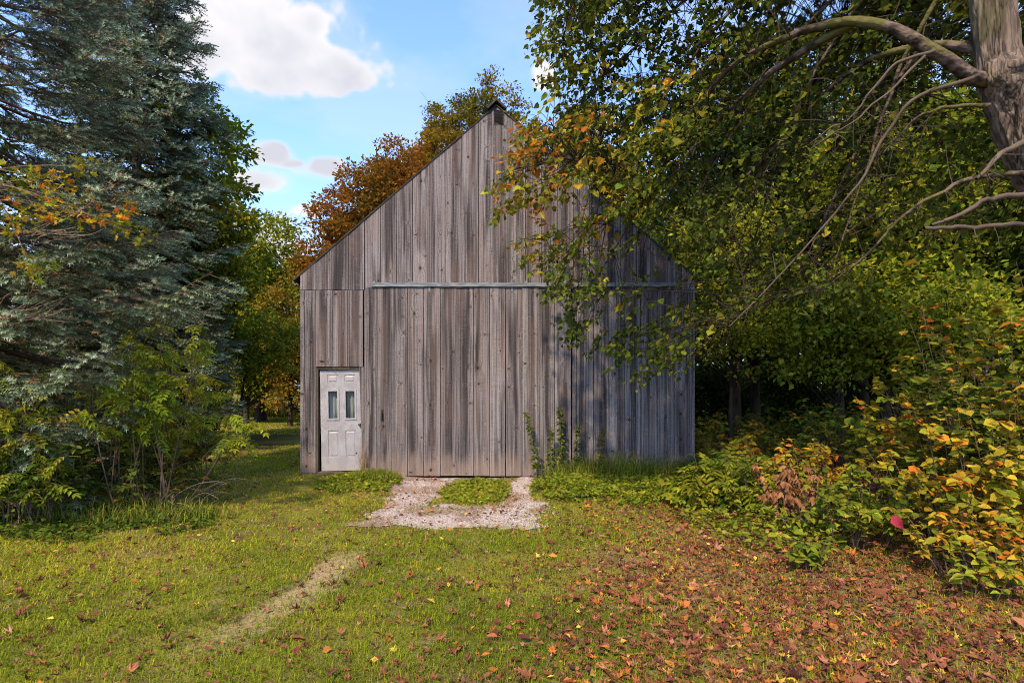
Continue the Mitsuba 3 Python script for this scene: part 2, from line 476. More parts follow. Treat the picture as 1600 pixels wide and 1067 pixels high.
scene['mat_paint'] = {'type': 'principled', 'base_color': proc(paint_fn), 'roughness': .5, 'specular': .4}
scene['mat_galvanised'] = {'type': 'principled', 'base_color': proc(lambda p, n, uv: mix((.20, .225, .24), (.12, .135, .145), smoothstep(.4, .7, fbm(p.x * 7, p.z * 30, 2.0)))), 'metallic': .55, 'roughness': .55}
scene['mat_iron'] = {'type': 'principled', 'base_color': {'type': 'rgb', 'value': [.025, .02, .018]}, 'metallic': .4, 'roughness': .6}
scene['mat_brass'] = {'type': 'principled', 'base_color': {'type': 'rgb', 'value': [.16, .115, .055]}, 'metallic': .8, 'roughness': .42}
scene['mat_glass'] = {'type': 'thindielectric'}
scene['mat_curtain'] = {'type': 'twosided', 'bsdf': {'type': 'diffuse', 'reflectance': proc(lambda p, n, uv: mix((.10, .13, .12), (.30, .34, .33), smoothstep(.3, .75, fbm(p.x * 14, p.z * 2.0, 3.0))))}}
scene['mat_roof'] = {'type': 'twosided', 'bsdf': {'type': 'diffuse', 'reflectance': proc(lambda p, n, uv: mix((.035, .033, .032), (.09, .082, .075), fbm(p.x * 8, p.y * 5, p.z * 8)))}}
scene['mat_frame'] = {'type': 'twosided', 'bsdf': {'type': 'diffuse', 'reflectance': proc(lambda p, n, uv: mix((.10, .078, .055), (.20, .16, .115), fbm(p.x * 9, p.y * 9, p.z * 3)))}}
scene['mat_inside'] = {'type': 'twosided', 'bsdf': {'type': 'diffuse', 'reflectance': {'type': 'rgb', 'value': [.05, .04, .035]}}}

# ------------------------------------------------------------------ ground
def sheet_axis(lo, hi, fine_lo, fine_hi, step, grow=1.16):
    a = list(np.arange(fine_lo, fine_hi + step / 2, step))
    s = step
    while a[-1] < hi:
        s *= grow; a.append(a[-1] + s)
    s = step
    while a[0] > lo:
        s *= grow; a.insert(0, a[0] - s)
    return np.array(a)


def grid_mesh(xs, ys, zf):
    X, Y = np.meshgrid(xs, ys, indexing='ij')
    V = np.stack([X, Y, zf(X, Y)], -1).reshape(-1, 3)
    n, m = len(xs), len(ys)
    i, j = np.meshgrid(np.arange(n - 1), np.arange(m - 1), indexing='ij')
    a = (i * m + j).ravel(); b = a + m
    return V, np.concatenate([np.stack([a, b, b + 1], 1), np.stack([a, b + 1, a + 1], 1)])


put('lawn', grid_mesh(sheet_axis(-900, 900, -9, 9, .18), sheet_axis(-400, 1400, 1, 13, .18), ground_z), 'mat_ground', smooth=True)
struct('lawn', 'mown autumn lawn with a worn wheel track and scattered leaves')


# gravel pad in front of the sliding door: ragged outline, its own sheet above the lawn
def pad_inside(x, y):
    """> 0 inside the gravel pad (metres from its ragged edge, roughly)."""
    e = np.minimum(np.minimum(x + 2.02 + .12 * (y - 8), .42 - x), np.minimum(y - 6.55, 10.9 - y))
    e = e + (gnoise(x, y, 1.5, 8) - .5) * 1.0
    strip = np.maximum(np.abs(x + .72 - .1 * (y - 8)) / .52, np.abs(y - 9.35) / 1.25)      # weeds between the wheel ways
    return np.minimum(e, (strip - 1) * .5 + (gnoise(x, y, 1.9, 9) - .5) * .5)


xs, ys = np.arange(-2.9, 1.1, .04), np.arange(5.9, 10.72, .04)
gv, gf = grid_mesh(xs, ys, lambda x, y: ground_z(x, y) + .006 + .006 * gnoise(x, y, 9, 4))
cen = gv[gf].mean(1)
gf = gf[pad_inside(cen[:, 0], cen[:, 1]) > 0.02]
put('gravel_pad', (gv, gf), 'mat_gravel', smooth=True)
struct('gravel_pad', 'pale crushed stone pad in front of the sliding door')
rng = np.random.default_rng(77)
ico = trimesh.convex.convex_hull(np.array([(1, 0, 0), (-.8, .4, .1), (0, 1, .2), (.1, -1, 0), (.2, .1, 1), (0, -.1, -.9)]))
n = 20000
px_, py_ = rng.uniform(-2.8, 1.0, n), rng.uniform(6.0, 10.7, n)
ok = pad_inside(px_, py_) > rng.uniform(-.22, .45, n)
px_, py_ = px_[ok], py_[ok]
big = gnoise(px_, py_, 1.7, 12)
kk = rng.random(len(px_)) < np.clip((big - .28) * 2.6, .12, 1)
px_, py_ = px_[kk], py_[kk]
n = len(px_)
sz = .003 + .010 * rng.random((n, 1, 1)) ** 2 * np.array([1, 1, .65]) * rng.uniform(.7, 1.3, (n, 1, 3))
V = ico.vertices[None] * sz + np.stack([px_, py_, ground_z(px_, py_) + .010], -1)[:, None]
F = ico.faces[None] + (np.arange(n) * len(ico.vertices))[:, None, None]
put('gravel', (V.reshape(-1, 3), F.reshape(-1, 3)), 'mat_stone', color=np.repeat(np.clip(np.array([[.52, .465, .445]]) * rng.uniform(.55, 1.25, (n, 1)) * rng.uniform(.93, 1.07, (n, 3)), 0, .8), len(ico.vertices), 0))
labels['gravel'] = {'kind': 'stuff', 'label': 'loose pale gravel on the pad at the barn', 'category': 'gravel'}

# ------------------------------------------------------------------ the barn
YF = FOC / 79.0                  # depth of the facade
PX = lambda px: (px - 800) / 79.0
PZ = lambda py: EYE + (HOR - py) / 79.0
XL, XR, XC = PX(468.5), PX(1086), PX(776)
ZE, ZR = PZ(431), PZ(166)        # eaves and ridge on the facade
BARN = thing('barn', 'weathered grey plank barn with steep gable, white entry door and sliding door', 'barn')
PLANK = [0]
brng = np.random.default_rng(5)


def plank_mesh(poly, y_front, thick, idn, tilt=0.0):
    """A sawn board with slightly wandering arrises: outline poly in x,z, front face at y_front, small chamfer."""
    P = Polygon(poly)
    inner = P.buffer(-.004, join_style=2)
    o = np.array(P.exterior.coords)[:-1]; i = np.array(inner.exterior.coords)[:-1]
    if P.exterior.is_ccw != inner.exterior.is_ccw:
        i = i[::-1]
    # match the start corner
    k = np.argmin(np.linalg.norm(i - o[0], axis=1)); i = np.roll(i, -k, 0)
    if len(i) != len(o):
        i = o * .999 + o.mean(0) * .001
    n = len(o)
    c = o[:, 0].mean()
    yy = lambda q: y_front + tilt * (q[:, 0] - c)
    V = np.vstack([np.c_[i[:, 0], yy(i), i[:, 1]], np.c_[o[:, 0], yy(o) + .004, o[:, 1]], np.c_[o[:, 0], yy(o) * 0 + y_front + thick, o[:, 1]]])
    F = []
    tri = trimesh.creation.triangulate_polygon(Polygon(i), engine='earcut')
    fv, ff = tri
    idx = [int(np.argmin(np.linalg.norm(i - q, axis=1))) for q in fv]
    for a, b, d in ff:
        F.append((idx[a], idx[d], idx[b]))
    for r in (0, 1):
        for s in range(n):
            t = (s + 1) % n
            F += [(r * n + s, r * n + t, r * n + n + t), (r * n + s, r * n + n + t, r * n + n + s)]
    for a, b, d in ff:
        F.append((2 * n + idx[a], 2 * n + idx[b], 2 * n + idx[d]))
    m = trimesh.Trimesh(V, np.array(F), process=False)
    trimesh.repair.fix_normals(m)
    V, F = np.array(m.vertices), np.array(m.faces)
    x0, x1 = o[:, 0].min(), o[:, 0].max()
    uv = np.c_[idn + np.clip((V[:, 0] - x0) / (x1 - x0), 0.001, .999), V[:, 2]]
    return V, F, uv


def plank(holder, poly, y_front, thick=.025, name='plank'):
    PLANK[0] += 1
    V, F, uv = plank_mesh(poly, y_front + brng.uniform(-.007, .007), thick, PLANK[0] * 3 + 1, brng.uniform(-.03, .03))
    # unshare so that faces stay flat yet carry uv
    put(free(f'{holder}__{name}'), (V[F].reshape(-1, 3), np.arange(len(F) * 3).reshape(-1, 3)), 'mat_barnwood', uv=uv[F].reshape(-1, 2))


def roofline(x):
    return ZR - (ZR - ZE) * abs(x - XC) / (XC - XL)


def board(holder, a, b, z0, z1, y, gap=.013, **k):
    """Board between x = a and b; z1 None = cut to the roof slope."""
    a, b = a + gap / 2, b - gap / 2
    if z1 is None:
        top = [(b, roofline(b) - .004), (a, roofline(a) - .004)]
        if a < XC < b:
            top.insert(1, (XC, ZR - .012))
    else:
        top = [(b, z1), (a, z1)]
    w = brng.uniform(-.0025, .0025, 4)
    poly = [(a + w[0], z0), (b + w[1], z0)] + top
    plank(holder, poly, y, **k)


gable = [468.5, 493.6, 517.5, 544, 569.5, 594.8, 620, 644.5, 670.6, 695.4, 721.8, 748, 771.9, 797, 821, 846, 871.5, 896, 921, 945.5, 970, 995, 1020, 1044, 1065.5, 1086]
ZS = PZ(453.5)
for a, b in zip(gable[:-1], gable[1:]):
    if b > 1000:
        board(BARN, PX(a), PX(b), ZS + .004, None, YF)
    else:
        board(BARN, PX(a), PX(b), ZS + .004, None, YF)
# boards left of the sliding door: one full board, three over the entry door, a tapered strip
board(BARN, PX(468.5), PX(493.5), .01, ZS - .004, YF)
ZD = PZ(573)
for a, b in ((493.5, 519), (519, 543), (543, 567.5)):
    board(BARN, PX(a), PX(b), ZD, ZS - .004, YF)
plank(BARN, [(PX(566.5), .03), (PX(569.6), .03), (PX(568.2), ZD - .004), (PX(561), ZD - .004)], YF + .004, name='trim_board')
# wall behind and right of the sliding door
for a, b in zip([893, 901, 927.5, 951.7, 976, 1001.7, 1027.8, 1053.5, 1077.5], [901, 927.5, 951.7, 976, 1001.7, 1027.8, 1053.5, 1077.5, 1086]):
    board(BARN, PX(a), PX(b), -.06 + brng.uniform(-.01, .01), ZS - .004, YF)
for a, b in ((568.5, 580),):
    board(BARN, PX(a), PX(b), .02, ZS - .004, YF)

# sliding door: boards hung proud of the wall on a galvanised track
SD = f'{BARN}__sliding_door'
YD = YF - .075
dpx = [570, 589, 611, 637, 662, 688, 714, 740, 765, 790, 815.7, 840.7, 866.4, 892.5]
for a, b in zip(dpx[:-1], dpx[1:]):
    board(SD, PX(a) * .993, PX(b) * .993, -.03 + brng.uniform(-.006, .006), PZ(449.5) - .01, YD)
labels[SD] = {'label': 'wide sliding plank door hung from the metal track'}


def box(x0, x1, y0, y1, z0, z1, bev=0.0):
    b = trimesh.creation.box(extents=(x1 - x0, y1 - y0, z1 - z0))
    b.apply_translation(((x0 + x1) / 2, (y0 + y1) / 2, (z0 + z1) / 2))
    if bev:
        # chamfered box: hull of three shrunk boxes
        pts = []
        for sx, sy, sz_ in ((bev, bev, 0), (bev, 0, bev), (0, bev, bev)):
            c = trimesh.creation.box(extents=(x1 - x0 - 2 * sx, y1 - y0 - 2 * sy, z1 - z0 - 2 * sz_))
            c.apply_translation(((x0 + x1) / 2, (y0 + y1) / 2, (z0 + z1) / 2)); pts.append(c.vertices)
        b = trimesh.convex.convex_hull(np.vstack(pts))
    return b


def addm(key, m, bsdf, smooth=False):
    return put(key, (np.array(m.vertices), np.array(m.faces)), bsdf, smooth=smooth)


# rails of the door's back frame
for z in (.25, 1.75, 3.3):
    addm(free(f'{SD}__back_rail'), box(PX(575), PX(887), YD + .028, YD + .05, z, z + .14), 'mat_inside')
# pull plate of the sliding door
hx, hz = PX(597.3) * .993, PZ(648.5)
pm = trimesh.util.concatenate([box(hx - .020, hx + .020, YD - .010, YD + .001, hz - .11, hz + .11, .004), box(hx - .012, hx + .012, YD - .045, YD - .011, hz - .085, hz - .065, .003),
                               box(hx - .012, hx + .012, YD - .045, YD - .011, hz + .03, hz + .05, .003), box(hx - .011, hx + .011, YD - .055, YD - .043, hz - .09, hz + .055, .004)])
addm(f'{SD}__pull_handle', pm, 'mat_iron')
# track: an inverted trough on brackets
TRK = f'{BARN}__door_track'
tx0, tx1, tz0, tz1 = PX(578.5) * .985, PX(1068) * .985, PZ(449.5), PZ(443.2)
prof = [(0, 0), (0, .075), (.055, .075), (.055, 0), (.040, 0), (.040, .006), (.049, .006), (.049, .069), (.006, .069), (.006, .006), (.015, .006), (.015, 0)]
tr = trimesh.creation.extrude_polygon(Polygon(prof), tx1 - tx0, engine='earcut')
tv = np.array(tr.vertices)
tr.vertices = np.c_[tx0 + tv[:, 2], YF - .115 + tv[:, 0], tz0 + tv[:, 1] + 0.0]
trimesh.repair.fix_normals(tr)
addm(TRK, tr, 'mat_galvanised')
for bx in np.linspace(tx0 + .03, tx1 - .05, 9):
    addm(free(f'{TRK}__bracket'), trimesh.util.concatenate([box(bx - .022, bx + .022, YF - .119, YF - .001, tz0 + .077, tz0 + .083), box(bx - .022, bx + .022, YF - .007, YF - .001, tz0 + .083, tz0 + .125),
                               box(bx - .022, bx + .022, YF - .1195, YF - .1155, tz0 + .018, tz0 + .0765)]), 'mat_galvanised')
for bx in (PX(672), PX(800)):
    addm(free(f'{TRK}__hanger'), box(bx - .02, bx + .02, YD - .008, YD - .002, tz0 - .10, tz0 - .001, .002), 'mat_galvanised')

# entry door: six panels, two of them glazed; it sags a little in its opening
ED = f'{BARN}__entry_door'
dw, dh = .845, 2.005
dx0, dz0 = PX(499.6) * 1.006, .045
YE = YF + .085
Rdoor = np.eye(4)
ang = math.radians(1.0)
Rdoor[0, 0] = Rdoor[2, 2] = math.cos(ang); Rdoor[0, 2] = -math.sin(ang); Rdoor[2, 0] = math.sin(ang)


def doorplace(m):
    m = m.copy(); m.apply_transform(Rdoor); m.apply_translation((dx0 + .03, YE, dz0)); return m


slab = Polygon([(0, 0), (dw, 0), (dw, dh), (0, dh)])
win = [(.145, 1.03, .355, 1.60), (.49, 1.03, .70, 1.60)]
pan = [(.145, 1.75, .355, 1.91), (.49, 1.75, .70, 1.91), (.145, .27, .355, .80), (.49, .27, .70, .80)]
for w in win:
    slab = slab.difference(sbox(w[0] + .012, w[1] + .012, w[2] - .012, w[3] - .012))
for q in pan:
    slab = slab.difference(sbox(*q))
m = trimesh.creation.extrude_polygon(slab, .04, engine='earcut')
v = np.array(m.vertices); m.vertices = np.c_[v[:, 0], v[:, 2], v[:, 1]]; trimesh.repair.fix_normals(m)
addm(f'{ED}__slab', doorplace(m), 'mat_paint')


def raised(q, depth0, depth1, rim):
    """Panel with a sunk rim and a raised field."""
    x0, z0, x1, z1 = q
    o = np.array([(x0, z0), (x1, z0), (x1, z1), (x0, z1)], float); c = o.mean(0)
    sh = lambda r: o + np.sign(c - o) * r
    rings = [(o, depth0), (sh(rim * .45), depth0), (sh(rim), depth1)]
    V = np.vstack([np.c_[p[:, 0], np.full(4, d), p[:, 1]] for p, d in rings])
    F = []
    for r in range(2):
        for s in range(4):
            t = (s + 1) % 4
            F += [(r * 4 + s, r * 4 + t, r * 4 + 4 + t), (r * 4 + s, r * 4 + 4 + t, r * 4 + 4 + s)]
    F += [(8, 9, 10), (8, 10, 11)]
    return trimesh.Trimesh(V, F, process=False)


for q in pan:
    addm(free(f'{ED}__panel'), doorplace(raised(q, .014, .003, .045)), 'mat_paint')
for q in win:
    fr = sbox(q[0] - .022, q[1] - .022, q[2] + .022, q[3] + .022).difference(sbox(q[0] + .016, q[1] + .016, q[2] - .016, q[3] - .016))
    m = trimesh.creation.extrude_polygon(fr, .014, engine='earcut')
    v = np.array(m.vertices); m.vertices = np.c_[v[:, 0], v[:, 2] - .015, v[:, 1]]; trimesh.repair.fix_normals(m)
    addm(free(f'{ED}__window_frame'), doorplace(m), 'mat_paint')
    m = trimesh.Trimesh([(q[0], .012, q[1]), (q[2], .012, q[1]), (q[2], .012, q[3]), (q[0], .012, q[3])], [(0, 1, 2), (0, 2, 3)], process=False)
    addm(free(f'{ED}__pane'), doorplace(m), 'mat_glass')
    cx_, cz_ = np.meshgrid(np.linspace(q[0] - .03, q[2] + .03, 24), [q[1] - .03, q[3] + .03], indexing='ij')
    cv = np.stack([cx_, .10 + .02 * np.sin(cx_ * 70), cz_], -1).reshape(-1, 3)
    i = np.arange(23)
    m = trimesh.Trimesh(cv, np.vstack([np.c_[2 * i, 2 * i + 2, 2 * i + 3], np.c_[2 * i, 2 * i + 3, 2 * i + 1]]), process=False)
    addm(free(f'{ED}__curtain'), doorplace(m), 'mat_curtain')
lathe = lambda pr, n=20: trimesh.creation.revolve(np.array(pr), sections=n)
kb = lathe([(0, 0), (.030, 0), (.030, .006), (.012, .010), (.011, .030), (.024, .036), (.028, .046), (.024, .058), (.012, .064), (0, .065)])
kb.apply_transform(trimesh.transformations.rotation_matrix(math.radians(90), (1, 0, 0)))
kb.apply_translation((dw - .065, 0, .92))
addm(f'{ED}__knob', doorplace(kb), 'mat_brass', smooth=40)
for hx_, hz_, r in ((.70, .345, .016), (.37, .16, .006), (.47, .05, .007), (.66, .08, .008), (.745, .19, .005)):
    dm = lathe([(0, .0), (r, .0), (r * .8, .003), (0, .002)], 12)
    dm.apply_transform(trimesh.transformations.rotation_matrix(math.radians(90), (1, 0, 0))); dm.apply_translation((hx_, -.0006, hz_))
    addm(free(f'{ED}__bolt_head'), doorplace(dm), 'mat_iron')
for hx_ in (.31, .66):
    hk = trimesh.util.concatenate([box(hx_ - .006, hx_ + .006, -.012, -.002, dh - .06, dh + .03, .002), box(hx_ - .006, hx_ + .006, -.012, .046, dh + .031, dh + .037)])
    addm(free(f'{ED}__hook'), doorplace(hk), 'mat_paint')
# jambs, head and sill of the opening
ox0, ox1 = PX(493.5), PX(561)
addm(f'{BARN}__door_jamb', box(ox0 - .05, ox0 - .003 + .028, YF + .027, YF + .16, .0, ZD - .002), 'mat_frame')
addm(f'{BARN}__door_jamb_001', box(ox1 + .07, ox1 + .12, YF + .031, YF + .16, .0, ZD - .002), 'mat_frame')
addm(f'{BARN}__door_head', box(ox0 + .03, ox1 + .07, YF + .031, YF + .16, ZD - .045, ZD + .05), 'mat_frame')
addm(f'{BARN}__door_sill', box(ox0 + .03, ox1 + .07, YF + .002, YF + .16, -.06, .035), 'mat_frame')

# louvre at the peak
VT = f'{BARN}__vent'
vx, vz = PX(779), PZ(184)
addm(VT, box(vx - .10, vx + .10, YF - .008, YF - .0045, vz - .13, vz + .13), 'mat_iron')
for k in range(4):
    s = box(-.085, .085, -.004, .004, -.03, .03); s.apply_transform(trimesh.transformations.rotation_matrix(math.radians(40), (1, 0, 0)))
    s.apply_transform(trimesh.transformations.rotation_matrix(math.radians(12), (0, 1, 0)))
    s.apply_translation((vx, YF - .03, vz - .09 + k * .062))
    addm(free(f'{VT}__slat'), s, 'mat_roof')

# side and back walls, roof
YB = YF + 12.5
for nm, x0, x1 in (('side_wall', XL + .004, XL + .03), ('side_wall', XR - .03, XR - .004)):
    V, F = np.array(box(x0, x1, YF + .03, YB, -.1, ZE - .02).vertices), np.array(box(x0, x1, YF + .03, YB, -.1, ZE - .02).faces)
    V = V[F].reshape(-1, 3)
    put(free(f'{BARN}__{nm}'), (V, np.arange(len(V)).reshape(-1, 3)), 'mat_barnwood', uv=np.c_[V[:, 1] / .32 + 500, V[:, 2]])
bk = trimesh.creation.extrude_polygon(Polygon([(XL + .004, -.1), (XR - .004, -.1), (XR - .004, ZE - .02), (XC, ZR - .02), (XL + .004, ZE - .02)]), .03, engine='earcut')
v = np.array(bk.vertices); V = np.c_[v[:, 0], YB + v[:, 2], v[:, 1]][bk.faces].reshape(-1, 3)
put(f'{BARN}__back_wall', (V, np.arange(len(V)).reshape(-1, 3)), 'mat_barnwood', uv=np.c_[V[:, 0] / .32 + 700, V[:, 2]])
slope = math.atan2(ZR - ZE, XC - XL)
for s in (-1, 1):
    L = (XC - XL) / math.cos(slope) + .17
    nx, nz = s * math.cos(slope), -math.sin(slope)
    o = np.array([XC, ZR])
    p1 = o + np.array([nx, nz]) * L
    th = np.array([s * math.sin(slope), math.cos(slope)]) * .02
    poly = Polygon([o, p1, p1 + th, o + np.array([0, .02 / math.cos(slope)])])
    rm = trimesh.creation.extrude_polygon(poly, YB - YF + .12, engine='earcut')
    v = np.array(rm.vertices); rm.vertices = np.c_[v[:, 0], YF - .018 + v[:, 2], v[:, 1]]; trimesh.repair.fix_normals(rm)
    addm(free(f'{BARN}__roof_slope'), rm, 'mat_roof')
cap = Polygon([(XC - .17, ZR - .085), (XC, ZR + .075), (XC + .17, ZR - .085), (XC + .20, ZR - .06), (XC, ZR + .125), (XC - .20, ZR - .06)])
rm = trimesh.creation.extrude_polygon(cap, YB - YF + .16, engine='earcut')
v = np.array(rm.vertices); rm.vertices = np.c_[v[:, 0], YF - .08 + v[:, 2], v[:, 1]]; trimesh.repair.fix_normals(rm)
addm(f'{BARN}__ridge_cap', rm, 'mat_roof')

# ------------------------------------------------------------------ vegetation builders
def twig_cols(n, rng, base=(.11, .085, .07)):
    return np.clip(np.array(base) * np.exp(rng.normal(0, .2, (n, 1))), .01, .6)


def leaf_cloud(C, D, per, rad, size, rng, flat=.6, up=.9, out=None):
    """Leaves scattered about the cluster centres C, growing mostly along D."""
    n = len(C) * per
    c = np.repeat(C, per, 0); d = np.repeat(D, per, 0)
    r = np.repeat(np.broadcast_to(rad, (len(C),)), per)[:, None]
    q = rng.normal(0, 1, (n, 3)); q = q / np.linalg.norm(q, axis=1, keepdims=True) * rng.random((n, 1)) ** .55
    P = c + q * r * np.array([1, 1, flat])
    axis = norm(d * .6 + q * .9 + rng.normal(0, .45, (n, 3)) - UP * .35)
    nrm = norm(UP * up + q * .5 + rng.normal(0, .55, (n, 3)))
    s = size * np.exp(rng.normal(0, .22, n))
    return P, axis, nrm, s


def tree(name, label, category, base, top, trunk_r, lobes, n_cl, per, leaf, palette, seed, tm=RHOMB, cl_r=.55, bark='mat_dark_bark', lean=(0, 0), group=None, bare=0):
    """A broadleaf tree: tapered trunk, limbs to every leaf cluster, clusters in an uneven set of lobes (x, y, z, rx, ry, rz from the base)."""
    rng = np.random.default_rng(seed)
    key = thing(name, label, category, group)
    b = np.array([base[0], base[1], float(ground_z(base[0], base[1])) - .05])
    lob = np.array(lobes, float)
    vol = lob[:, 3] * lob[:, 4] * lob[:, 5]
    k = rng.choice(len(lob), n_cl, p=vol / vol.sum())
    q = rng.normal(0, 1, (n_cl, 3)); q = norm(q) * (rng.random((n_cl, 1)) ** .42)
    q *= .8 + .45 * (meshkit.noise(q * 2.3 + seed) [:, None])
    C = b + lob[k, :3] + q * lob[k, 3:]
    zt = top * .92
    tz = np.linspace(0, 1, 12)
    wob = np.cumsum(rng.normal(0, .05, (12, 2)), 0) * top * .04
    zt = min(zt, (lob[:, 2] + lob[:, 5] * .7).max())
    tp = np.c_[b[0] + lean[0] * tz ** 1.2 + wob[:, 0] * tz, b[1] + lean[1] * tz ** 1.2 + wob[:, 1] * tz, b[2] + zt * tz]
    tr_ = trunk_r * (1 - .9 * tz) * (1 + .5 * np.exp(-tz * 18))
    parts = [tube(tp, tr_, 8)]
    dist = np.linalg.norm(C[:, :2] - b[:2], axis=1)
    za = np.clip((C[:, 2] - b[2]) - dist * (.45 + .4 * rng.random(n_cl)), top * .12, zt * .97)
    A = np.stack([np.interp(za / zt, tz, tp[:, j]) for j in range(3)], 1)
    B = A * .45 + C * .55 + np.c_[rng.normal(0, .15, (n_cl, 2)), .12 * dist + .1]
    ra = np.interp(za / zt, tz, tr_) * .28 + .004
    parts.append(tubes(A, B, C, ra, .006, 3, 5))
    if bare:
        E = C[:bare] + norm(C[:bare] - A[:bare]) * rng.uniform(.4, 1.2, (bare, 1)) + rng.normal(0, .2, (bare, 3))
        parts.append(tubes(C[:bare], (C[:bare] + E) / 2 + UP * .1, E, np.full(bare, .012), .004, 3, 4))
    put(f'{key}__trunk', merge(parts), bark, smooth=True)
    D = norm(C - A)
    P, ax, nr, s = leaf_cloud(C, D, per, cl_r * rng.uniform(.6, 1.3, n_cl), leaf, rng)
    var = np.repeat(meshkit.fbm(C * .45 + seed, 2, seed), per) * .8 + .1
    col = colours(len(P), palette, rng, var=var)
    V, F = batch(P, ax, nr, s, tm)
    put(f'{key}__crown', (V, F), 'mat_leaf', color=np.repeat(col, len(tm[0]), 0))
    return key


def spruce(name, label, base, h, r_low, z_low, seed, keep=lambda az: 1.0, tint=(1, 1, 1), trunk_r=.2, whorl=.29, per=6, bare_in=.33, shoot_len=.185, dens=1.0, taper=.85, shoots=SHOOTS, extra=()):
    """Blue spruce: whorls of drooping boughs; inner boughs bare and brown, needled shoots outside."""
    rng = np.random.default_rng(seed)
    key = thing(name, label, 'spruce tree')
    b = np.array([base[0], base[1], float(ground_z(*base)) - .05])
    tz = np.linspace(0, 1, 10)
    tp = np.c_[b[0] + 0 * tz, b[1] + 0 * tz, b[2] + h * tz]
    put(f'{key}__trunk', tube(tp, trunk_r * (1 - .96 * tz) + .008, 10), 'mat_bark', smooth=True)
    bough_V, bough_F, tA, tB, tC, tr0 = [], [], [], [], [], []
    SP, SA, SN, SS, SC = [], [], [], [], []
    z = z_low
    boughs = []
    while z < h - .2:
        t = (z - z_low) / (h - z_low)
        L0 = r_low * (1 - t) ** taper + .15
        if t < .1:
            L0 *= .8 + t * 2
        k = per if t < .8 else per - 1
        a0 = rng.uniform(0, 6.28)
        for i in range(k):
            az = a0 + i * 6.283 / k + rng.uniform(-.35, .35)
            f = keep(az)
            if rng.random() > f:
                continue
            boughs.append((z + rng.uniform(-.15, .15), az, L0 * rng.uniform(.72, 1.18), t))
        z += whorl * (1 - .35 * t)
    boughs += [(z_, a_, l_, .12) for z_, a_, l_ in extra]
    for z, az, L, t in boughs:
        out = np.array([math.cos(az), math.sin(az), 0]); side = np.array([-out[1], out[0], 0])
        elev = math.radians(rng.uniform(-24, -8) + 38 * t ** 1.5)
        s = np.linspace(0, 1, 7)
        drop = np.tan(elev) * s * L - .10 * L * np.sin(s * 3.1) * (1 - t) + .16 * L * s ** 3
        P = np.array([b[0], b[1], b[2] + z]) + out * (s * L)[:, None] + UP * drop[:, None] + side * (rng.normal(0, .05) * s ** 2 * L)[:, None]
        R = (.028 * (L / 3) + .008) * (1 - .85 * s)
        v, f = tube(P, R, 4); bough_V.append(v); bough_F.append(f)
        nl = max(5, int(L / .072 * dens))
        sl = np.sort(rng.uniform(.16, 1.0, nl))
        for j, q in enumerate(sl):
            o = np.array([np.interp(q, s, P[:, m]) for m in range(3)])
            sg = 1 if j % 2 else -1
            ll = (.16 + .32 * L * (1 - abs(q - .45) * .9) * .42) * rng.uniform(.7, 1.25)
            if q > .9:
                ll *= .6
            d = norm(out * rng.uniform(.55, .95) + side * sg * rng.uniform(.55, 1.0) * (1.05 - q * .6) + UP * rng.uniform(-.35, .05))
            e = o + d * ll + np.array([0, 0, -.10 * ll])
            tA.append(o); tB.append(o + d * ll * .5); tC.append(e); tr0.append(.006)
            ns = max(2, int(ll / .058))
            q0 = bare_in + rng.normal(0, .10)
            for m in range(ns):
                w = (m + .6) / ns
                reach = q + w * ll / L * .6
                if reach < q0 or (w < .25 and rng.random() < .6):
                    continue
                pp = o + d * ll * w + UP * (-.10 * ll * w * w)
                sg2 = 1 if m % 2 else -1
                dd = norm(d * 1.0 + np.cross(d, UP) * sg2 * rng.uniform(.2, 1.0) + UP * rng.uniform(-.1, .28)) if m < ns - 1 else d
                SP.append(pp); SA.append(dd); SN.append(UP); SS.append(shoot_len * rng.uniform(.75, 1.25)); SC.append(w * .5 + q * .5)
    V, F = merge([merge(list(zip(bough_V, bough_F))), tubes(np.array(tA), np.array(tB), np.array(tC), np.array(tr0), .0025, 3, 3)])
    put(f'{key}__boughs', (V, F), 'mat_twig', color=np.clip(np.array([[.145, .09, .06]]) * (.5 + .9 * meshkit.noise(V * 3.0, 2)[:, None]), 0, 1), kind='stuff')
    SP, SA, SN, SS, SC = map(np.array, (SP, SA, SN, SS, SC))
    rnd = np.random.default_rng(seed + 9)
    n = len(SP)
    clump = meshkit.fbm(SP * .9, 3, 4)
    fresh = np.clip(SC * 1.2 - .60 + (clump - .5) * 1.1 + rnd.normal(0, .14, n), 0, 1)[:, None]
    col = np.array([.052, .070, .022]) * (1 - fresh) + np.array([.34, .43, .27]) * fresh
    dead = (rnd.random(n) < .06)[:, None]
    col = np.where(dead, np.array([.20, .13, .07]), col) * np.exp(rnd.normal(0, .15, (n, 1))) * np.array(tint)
    half = rnd.random(n) < .5
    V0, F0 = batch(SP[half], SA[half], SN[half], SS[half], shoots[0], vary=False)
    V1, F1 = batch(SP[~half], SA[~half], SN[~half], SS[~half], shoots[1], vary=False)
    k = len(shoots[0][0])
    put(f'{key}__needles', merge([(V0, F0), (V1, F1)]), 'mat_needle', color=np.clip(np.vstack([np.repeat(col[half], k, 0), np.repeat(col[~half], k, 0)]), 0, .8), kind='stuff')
    return key


